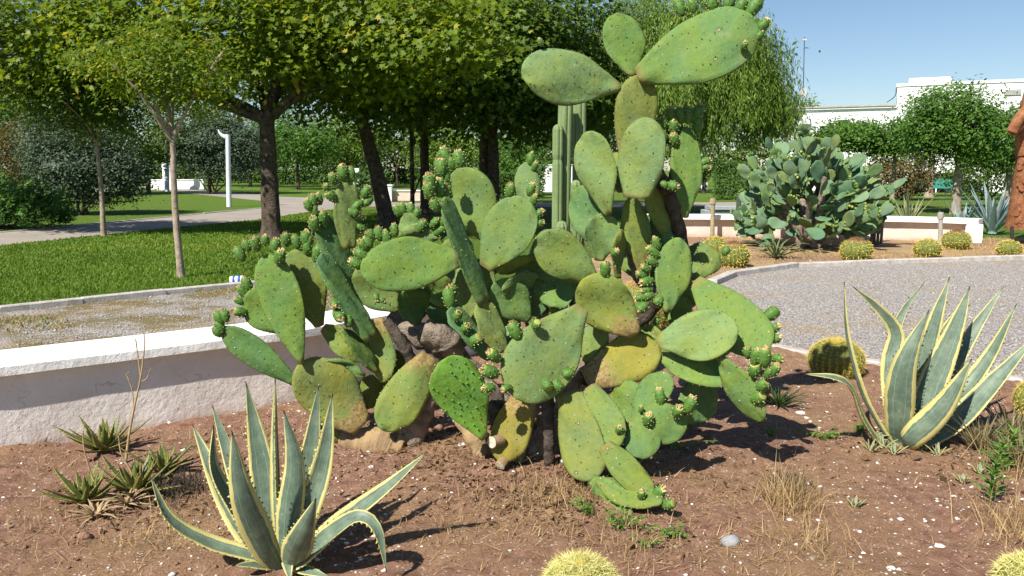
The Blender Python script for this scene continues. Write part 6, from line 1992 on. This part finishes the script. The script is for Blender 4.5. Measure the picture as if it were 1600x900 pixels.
# rusty steel figure at the right edge
g = GR(1612, 380); Yq = g.y
rt = thing('rusty_sculpture', (g.x, Yq, 0), 'rust brown steel figure with raised arm on black legs beside the blue agave', 'sculpture')
R = random.Random(4)
def rust_tube(pts, rads, name, m=M['rust'], n=24):
    mb = MB(rt.location); P = catmull([AT(*p) for p in pts], 18)
    mb.tube(P, list(np.interp(np.linspace(0, 1, 18), np.linspace(0, 1, len(rads)), rads)), n, 0, True, 1, 0.03, 5)
    return mb.build(name, m, rt)
rust_tube([(1612, 356, Yq), (1614, 300, Yq), (1615, 250, Yq), (1616, 235, Yq)], [36 * MPP(g), 31 * MPP(g), 26 * MPP(g), 22 * MPP(g)], 'skirt')
rust_tube([(1612, 240, Yq), (1610, 215, Yq), (1612, 190, Yq)], [22 * MPP(g), 20 * MPP(g), 18 * MPP(g)], 'torso')
rust_tube([(1612, 190, Yq), (1614, 165, Yq), (1616, 140, Yq)], [12 * MPP(g), 17 * MPP(g), 13 * MPP(g)], 'head')
rust_tube([(1604, 188, Yq - 0.1), (1592, 196, Yq - 0.25), (1581, 206, Yq - 0.3)], [0.13, 0.12, 0.10], 'upper_arm')
rust_tube([(1581, 206, Yq - 0.3), (1592, 186, Yq - 0.35), (1606, 166, Yq - 0.3)], [0.11, 0.11, 0.08], 'forearm')
for k in range(70):
    a = R.uniform(3.4, 5.9); zf = R.uniform(0.02, 0.98)
    c = AT(1612 + 3 * zf, 354 - zf * 112, Yq); rr = (36 - 12 * zf) * MPP(g)
    q = c + Vector((math.cos(a), math.sin(a), 0)) * rr
    mb = MB(rt.location); nrm = Vector((math.cos(a), math.sin(a), 0)); sd = UP.cross(nrm)
    s = R.uniform(0.05, 0.075)
    ring = [q + (sd * math.cos(j * 0.785) + UP * math.sin(j * 0.785)) * s for j in range(8)]
    ring2 = [q + nrm * 0.018 + (sd * math.cos(j * 0.785) + UP * math.sin(j * 0.785)) * s * 0.8 for j in range(8)]
    mb.add(ring + ring2, [[j, (j + 1) % 8, 8 + (j + 1) % 8, 8 + j] for j in range(8)] + [[8 + j for j in range(8)]], 0, False)
    mb.build('plate', M['rust'], rt)
for px in (1581, 1626):
    mb = MB(rt.location); mb.tube([GR(px, 384), AT(px, 354, GR(px, 384).y)], [0.035, 0.035], 8); mb.build('leg', M['black_steel'], rt)
mb = MB(rt.location); mb.tube([AT(1580, 356, Yq), AT(1640, 356, Yq)], [0.03, 0.03], 8); mb.build('crossbar', M['black_steel'], rt)

Yb = 23.5
bt = thing('stone_bench', (wx(1130, Yb), Yb, 0), 'grey concrete bench block behind the planter wall', 'bench')
mb = MB(); mb.box((0, 0, 0.22), (1.1, 0.55, 0.44), 0, 0, 0.015); mb.build('bench_base', M['grey_concrete'], bt)
mb = MB(); mb.box((0.25, -0.02, 0.50), (1.35, 0.66, 0.115), 0, 0, 0.015); mb.build('bench_top', M['grey_concrete'], bt)

# far low walls and monument
def wall_box(name, px0, px1, Y, h, d, label, mat, cat='wall', z0=0.0, cap=None):
    x0, x1 = wx(px0, Y), wx(px1, Y)
    t = thing(name, ((x0 + x1) / 2, Y, 0), label, cat)
    mb = MB(); mb.box((0, 0, z0 + h / 2), (x1 - x0, d, h), 0, 0, 0.01); mb.build('wall_body', mat, t)
    mb = MB(); mb.box((0, 0, z0 + h + 0.032), (x1 - x0 + 0.1, d + 0.1, 0.06), 0, 0, 0.01); mb.build('coping', cap or M['coping'], t)
    return t
wall_box('low_wall', 236, 318, 66, 0.75, 0.4, 'pale low wall around the distant statue', M['white_paint'])
wall_box('planter_box', 600, 612, 41, 0.78, 0.5, 'white end block of the distant planter', M['white_paint'])
wall_box('planter_box', 613, 668, 41.4, 0.50, 0.6, 'long white planter box behind the sapling', M['plaster_pink'])
wall_box('low_wall', 1082, 1106, 60, 0.9, 0.3, 'distant white wall glimpsed beside the tall pad', M['white_paint'])
wall_box('low_wall', 836, 925, 58, 1.9, 0.3, 'distant white wall behind the column cactus', M['white_paint'])
t = thing('monument', (wx(557, 60), 60, 0), 'pale stone pillar on the far lawn', 'monument')
mb = MB(); mb.box((0, 0, 0.2), (0.8, 0.8, 0.4), 0, 0, 0.02); mb.box((0, 0, 1.05), (0.42, 0.42, 1.3), 0, 0, 0.02); mb.build('pillar', M['white_paint'], t)
t = thing('statue', (wx(263, 64), 64, 0), 'pale statue on the low wall partly hidden by the forked trunk', 'statue')
mb = MB(); mb.box((0, 0, 0.4), (0.9, 0.9, 0.8), 0, 0, 0.03); mb.build('pedestal', M['white_paint'], t)
mb = MB(); mb.tube(catmull([Vector((0, 0, 0.8)), Vector((-0.05, 0, 1.5)), Vector((-0.1, 0, 2.0)), Vector((0.1, 0, 2.6)), Vector((0.22, 0, 3.1))], 16), list(np.interp(np.linspace(0, 1, 16), [0, .2, .45, .6, .75, .85, 1], [.5, .42, .40, .34, .16, .24, .14])), 14, 0, True, 0.8, 0.05, 2); mb.build('figure', M['white_paint'], t)
# curved pale ramp on the far lawn
rampv = [GR(432, 282), GR(470, 281), GR(520, 277.5), GR(548, 275)]
t = thing('low_wall', (rampv[0].x, rampv[0].y, 0), 'curved pale retaining wall on the far lawn', 'wall')
mb = MB(t.location); p = densify(rampv, 3.0); ribbon_solid(mb, offset_line(p, 0), offset_line(p, -0.5), -0.1, 0.62); mb.build('wall_body', M['grey_concrete'], t)

# ------------------------------------------------------------------ white building
M['roof_edge'] = simple_mat('roof_edge', (0.30, 0.26, 0.23), (0.45, 0.40, 0.36), 2, 0.8, 0, world_co=True)
M['eave'] = simple_mat('eave_paint', (0.66, 0.67, 0.68), (0.72, 0.73, 0.74), 2, 0.8, 0, world_co=True)
M['glass'] = simple_mat('dark_glass', (0.03, 0.035, 0.04), (0.06, 0.065, 0.07), 2, 0.15, 0, spec=0.6, world_co=True)
M['shutter'] = simple_mat('grey_louver', (0.45, 0.45, 0.44), (0.55, 0.55, 0.54), 8, 0.7, 0, world_co=True)
M['awning'] = simple_mat('green_awning', (0.015, 0.15, 0.115), (0.03, 0.20, 0.155), 4, 0.7, 0.2, 0.02, 20, world_co=True)
YB = 58.0
def bz(py, Y=YB): return AT(1400, py, Y).z
def bx_(px, Y=YB): return wx(px, Y)
bl = thing('white_building', (bx_(1480), YB, 0), 'white flat roofed building with green awning behind the trees', 'building')
o0 = bl.location
def bpart(name, x0, x1, y0, y1, z0, z1, mat, bev=0.0, rz=0.0, parent=None):
    mb = MB(o0); mb.box(((x0 + x1) / 2, (y0 + y1) / 2, (z0 + z1) / 2), (x1 - x0, y1 - y0, z1 - z0), rz, 0, bev)
    return mb.build(name, mat, parent or bl)
xl, xm, xr = bx_(1215), bx_(1402), bx_(1760)
w1 = bpart('wall', xl, xm, YB + 0.5, YB + 5.5, -0.1, bz(165), M['white_paint'])
bpart('eave', xl - 0.3, xm - 0.003, YB + 0.3, YB + 5.4, bz(165) + 0.003, bz(162), M['eave'])
bpart('roof', xl - 0.35, xm - 0.006, YB + 0.22, YB + 5.3, bz(162) + 0.003, bz(159.5), M['roof_edge'])
w2 = bpart('wall', xm, xr, YB, YB + 5, -0.1, bz(132), M['white_paint'])
bpart('parapet', xm - 0.08, xr + 0.08, YB - 0.08, YB + 5.1, bz(132) + 0.003, bz(127.5), M['white_paint'])
bpart('roof_house', bx_(1418), bx_(1478), YB + 1.5, YB + 4.5, bz(127.5) + 0.003, bz(116), M['white_paint'])
def bwin(px0, px1, py0, py1, mat=None, name='window', pane=True):
    x0, x1, z1, z0 = bx_(px0), bx_(px1), bz(py0), bz(py1)
    f = bpart(name, x0, x1, YB - 0.05 - 0.02, YB + 0.4, z0, z1, M['shutter'])
    if pane:
        bpart('pane', x0 + 0.07, x1 - 0.07, YB - 0.09, YB - 0.072, z0 + 0.07, z1 - 0.07, mat or M['glass'], parent=f)
    return f
v = bwin(1548, 1570, 143, 152, pane=False, name='louver')
for k in range(5):
    bpart('slat', bx_(1548) + 0.05, bx_(1570) - 0.05, YB - 0.12, YB - 0.075, bz(152) + 0.04 + k * 0.08, bz(152) + 0.08 + k * 0.08, M['shutter'], parent=v)
for px0, px1, py0, py1 in [(1418, 1432, 200, 214), (1462, 1490, 168, 186), (1515, 1540, 168, 186), (1432, 1452, 240, 262), (1470, 1496, 205, 225), (1530, 1560, 215, 240), (1425, 1480, 294, 313), (1500, 1530, 280, 312)]:
    bwin(px0, px1, py0, py1)
for px0, px1, py0, py1 in [(1316, 1336, 182, 188), (1240, 1254, 183, 190), (1285, 1300, 215, 235), (1340, 1360, 215, 235), (1250, 1268, 225, 245)]:
    x0, x1, z1, z0 = bx_(px0), bx_(px1), bz(py0), bz(py1)
    f = bpart('window', x0, x1, YB + 0.43, YB + 0.7, z0, z1, M['shutter'])
    bpart('pane', x0 + 0.06, x1 - 0.06, YB + 0.41, YB + 0.428, z0 + 0.06, z1 - 0.06, M['glass'], parent=f)
# awning: sloping green cloth with bays
x0, x1 = bx_(1436), bx_(1490)
mb = MB(o0); zt, zb = bz(272), bz(293)
mb.add([(x0, YB - 0.1, zt), (x1, YB - 0.1, zt), (x1, YB - 1.6, zb), (x0, YB - 1.6, zb), (x0, YB - 0.1, zt - 0.04), (x1, YB - 0.1, zt - 0.04), (x1, YB - 1.6, zb - 0.04), (x0, YB - 1.6, zb - 0.04)],
       [[0, 1, 2, 3], [7, 6, 5, 4], [3, 2, 6, 7], [0, 3, 7, 4], [1, 5, 6, 2], [0, 4, 5, 1]], 0, False)
mb.build('awning', M['awning'], bl)
bpart('ledge', bx_(1425), bx_(1500), YB - 1.0, YB - 0.001, bz(270), bz(265), M['white_paint'])
for px in (1438, 1465, 1488):
    mb = MB(o0); mb.tube([Vector((bx_(px), YB - 1.55, 0)), Vector((bx_(px), YB - 1.55, zb))], [0.05, 0.05], 8); mb.build('awning_post', M['white_paint'], bl)
# air conditioner, rooftop pipe and cable
ac = bpart('air_conditioner', bx_(1260), bx_(1274), YB + 0.05, YB + 0.497, bz(189), bz(177), M['white_plastic'], 0.02)
mb = MB(o0); c = Vector((bx_(1266), YB + 0.04, bz(183)))
ring = [c + Vector((math.cos(k * 0.524), 0, math.sin(k * 0.524))) * 0.2 for k in range(12)]
mb.add(ring + [c - Vector((0, 0.03, 0))], [[k, (k + 1) % 12, 12] for k in range(12)], 0, False); mb.build('fan_grille', M['shutter'], ac)
mb = MB(o0); mb.tube(catmull([Vector((bx_(1400), YB - 0.15, bz(135))), Vector((bx_(1399), YB - 0.6, bz(148))), Vector((bx_(1388), YB - 0.8, bz(158)))], 8), [0.03] * 8, 6); mb.build('cable', M['black_steel'], bl)
Ym = 66.0
bl.rotation_euler = (0, 0, math.radians(-25))
ma = thing('antenna_mast', (wx(1253, Ym), Ym, 0), 'thin tall antenna mast beside the willow', 'mast')
mb = MB(ma.location); mb.tube([Vector((wx(1253, Ym), Ym, 0)), AT(1257, 58, Ym)], [0.045, 0.03], 8); mb.build('mast_pole', M['black_steel'], ma)
mb = MB(ma.location); tp = AT(1257, 62, Ym); mb.box(tp, (0.3, 0.15, 0.12)); mb.box(AT(1255, 145, Ym), (0.45, 0.25, 0.7)); mb.build('fittings', M['shutter'], ma)
tree('background_tree', (wx(1246, 64), 64, 0), 3.5, 0.2, [(wx(1240, 64), 64, 6.0, 1.6, 1.4, 1.3)], M['lime_leaf'], 'small tree top showing beside the antenna mast', n_cl=60, per=30, sig=0.4, size=0.28, seed=99, n_limbs=4)
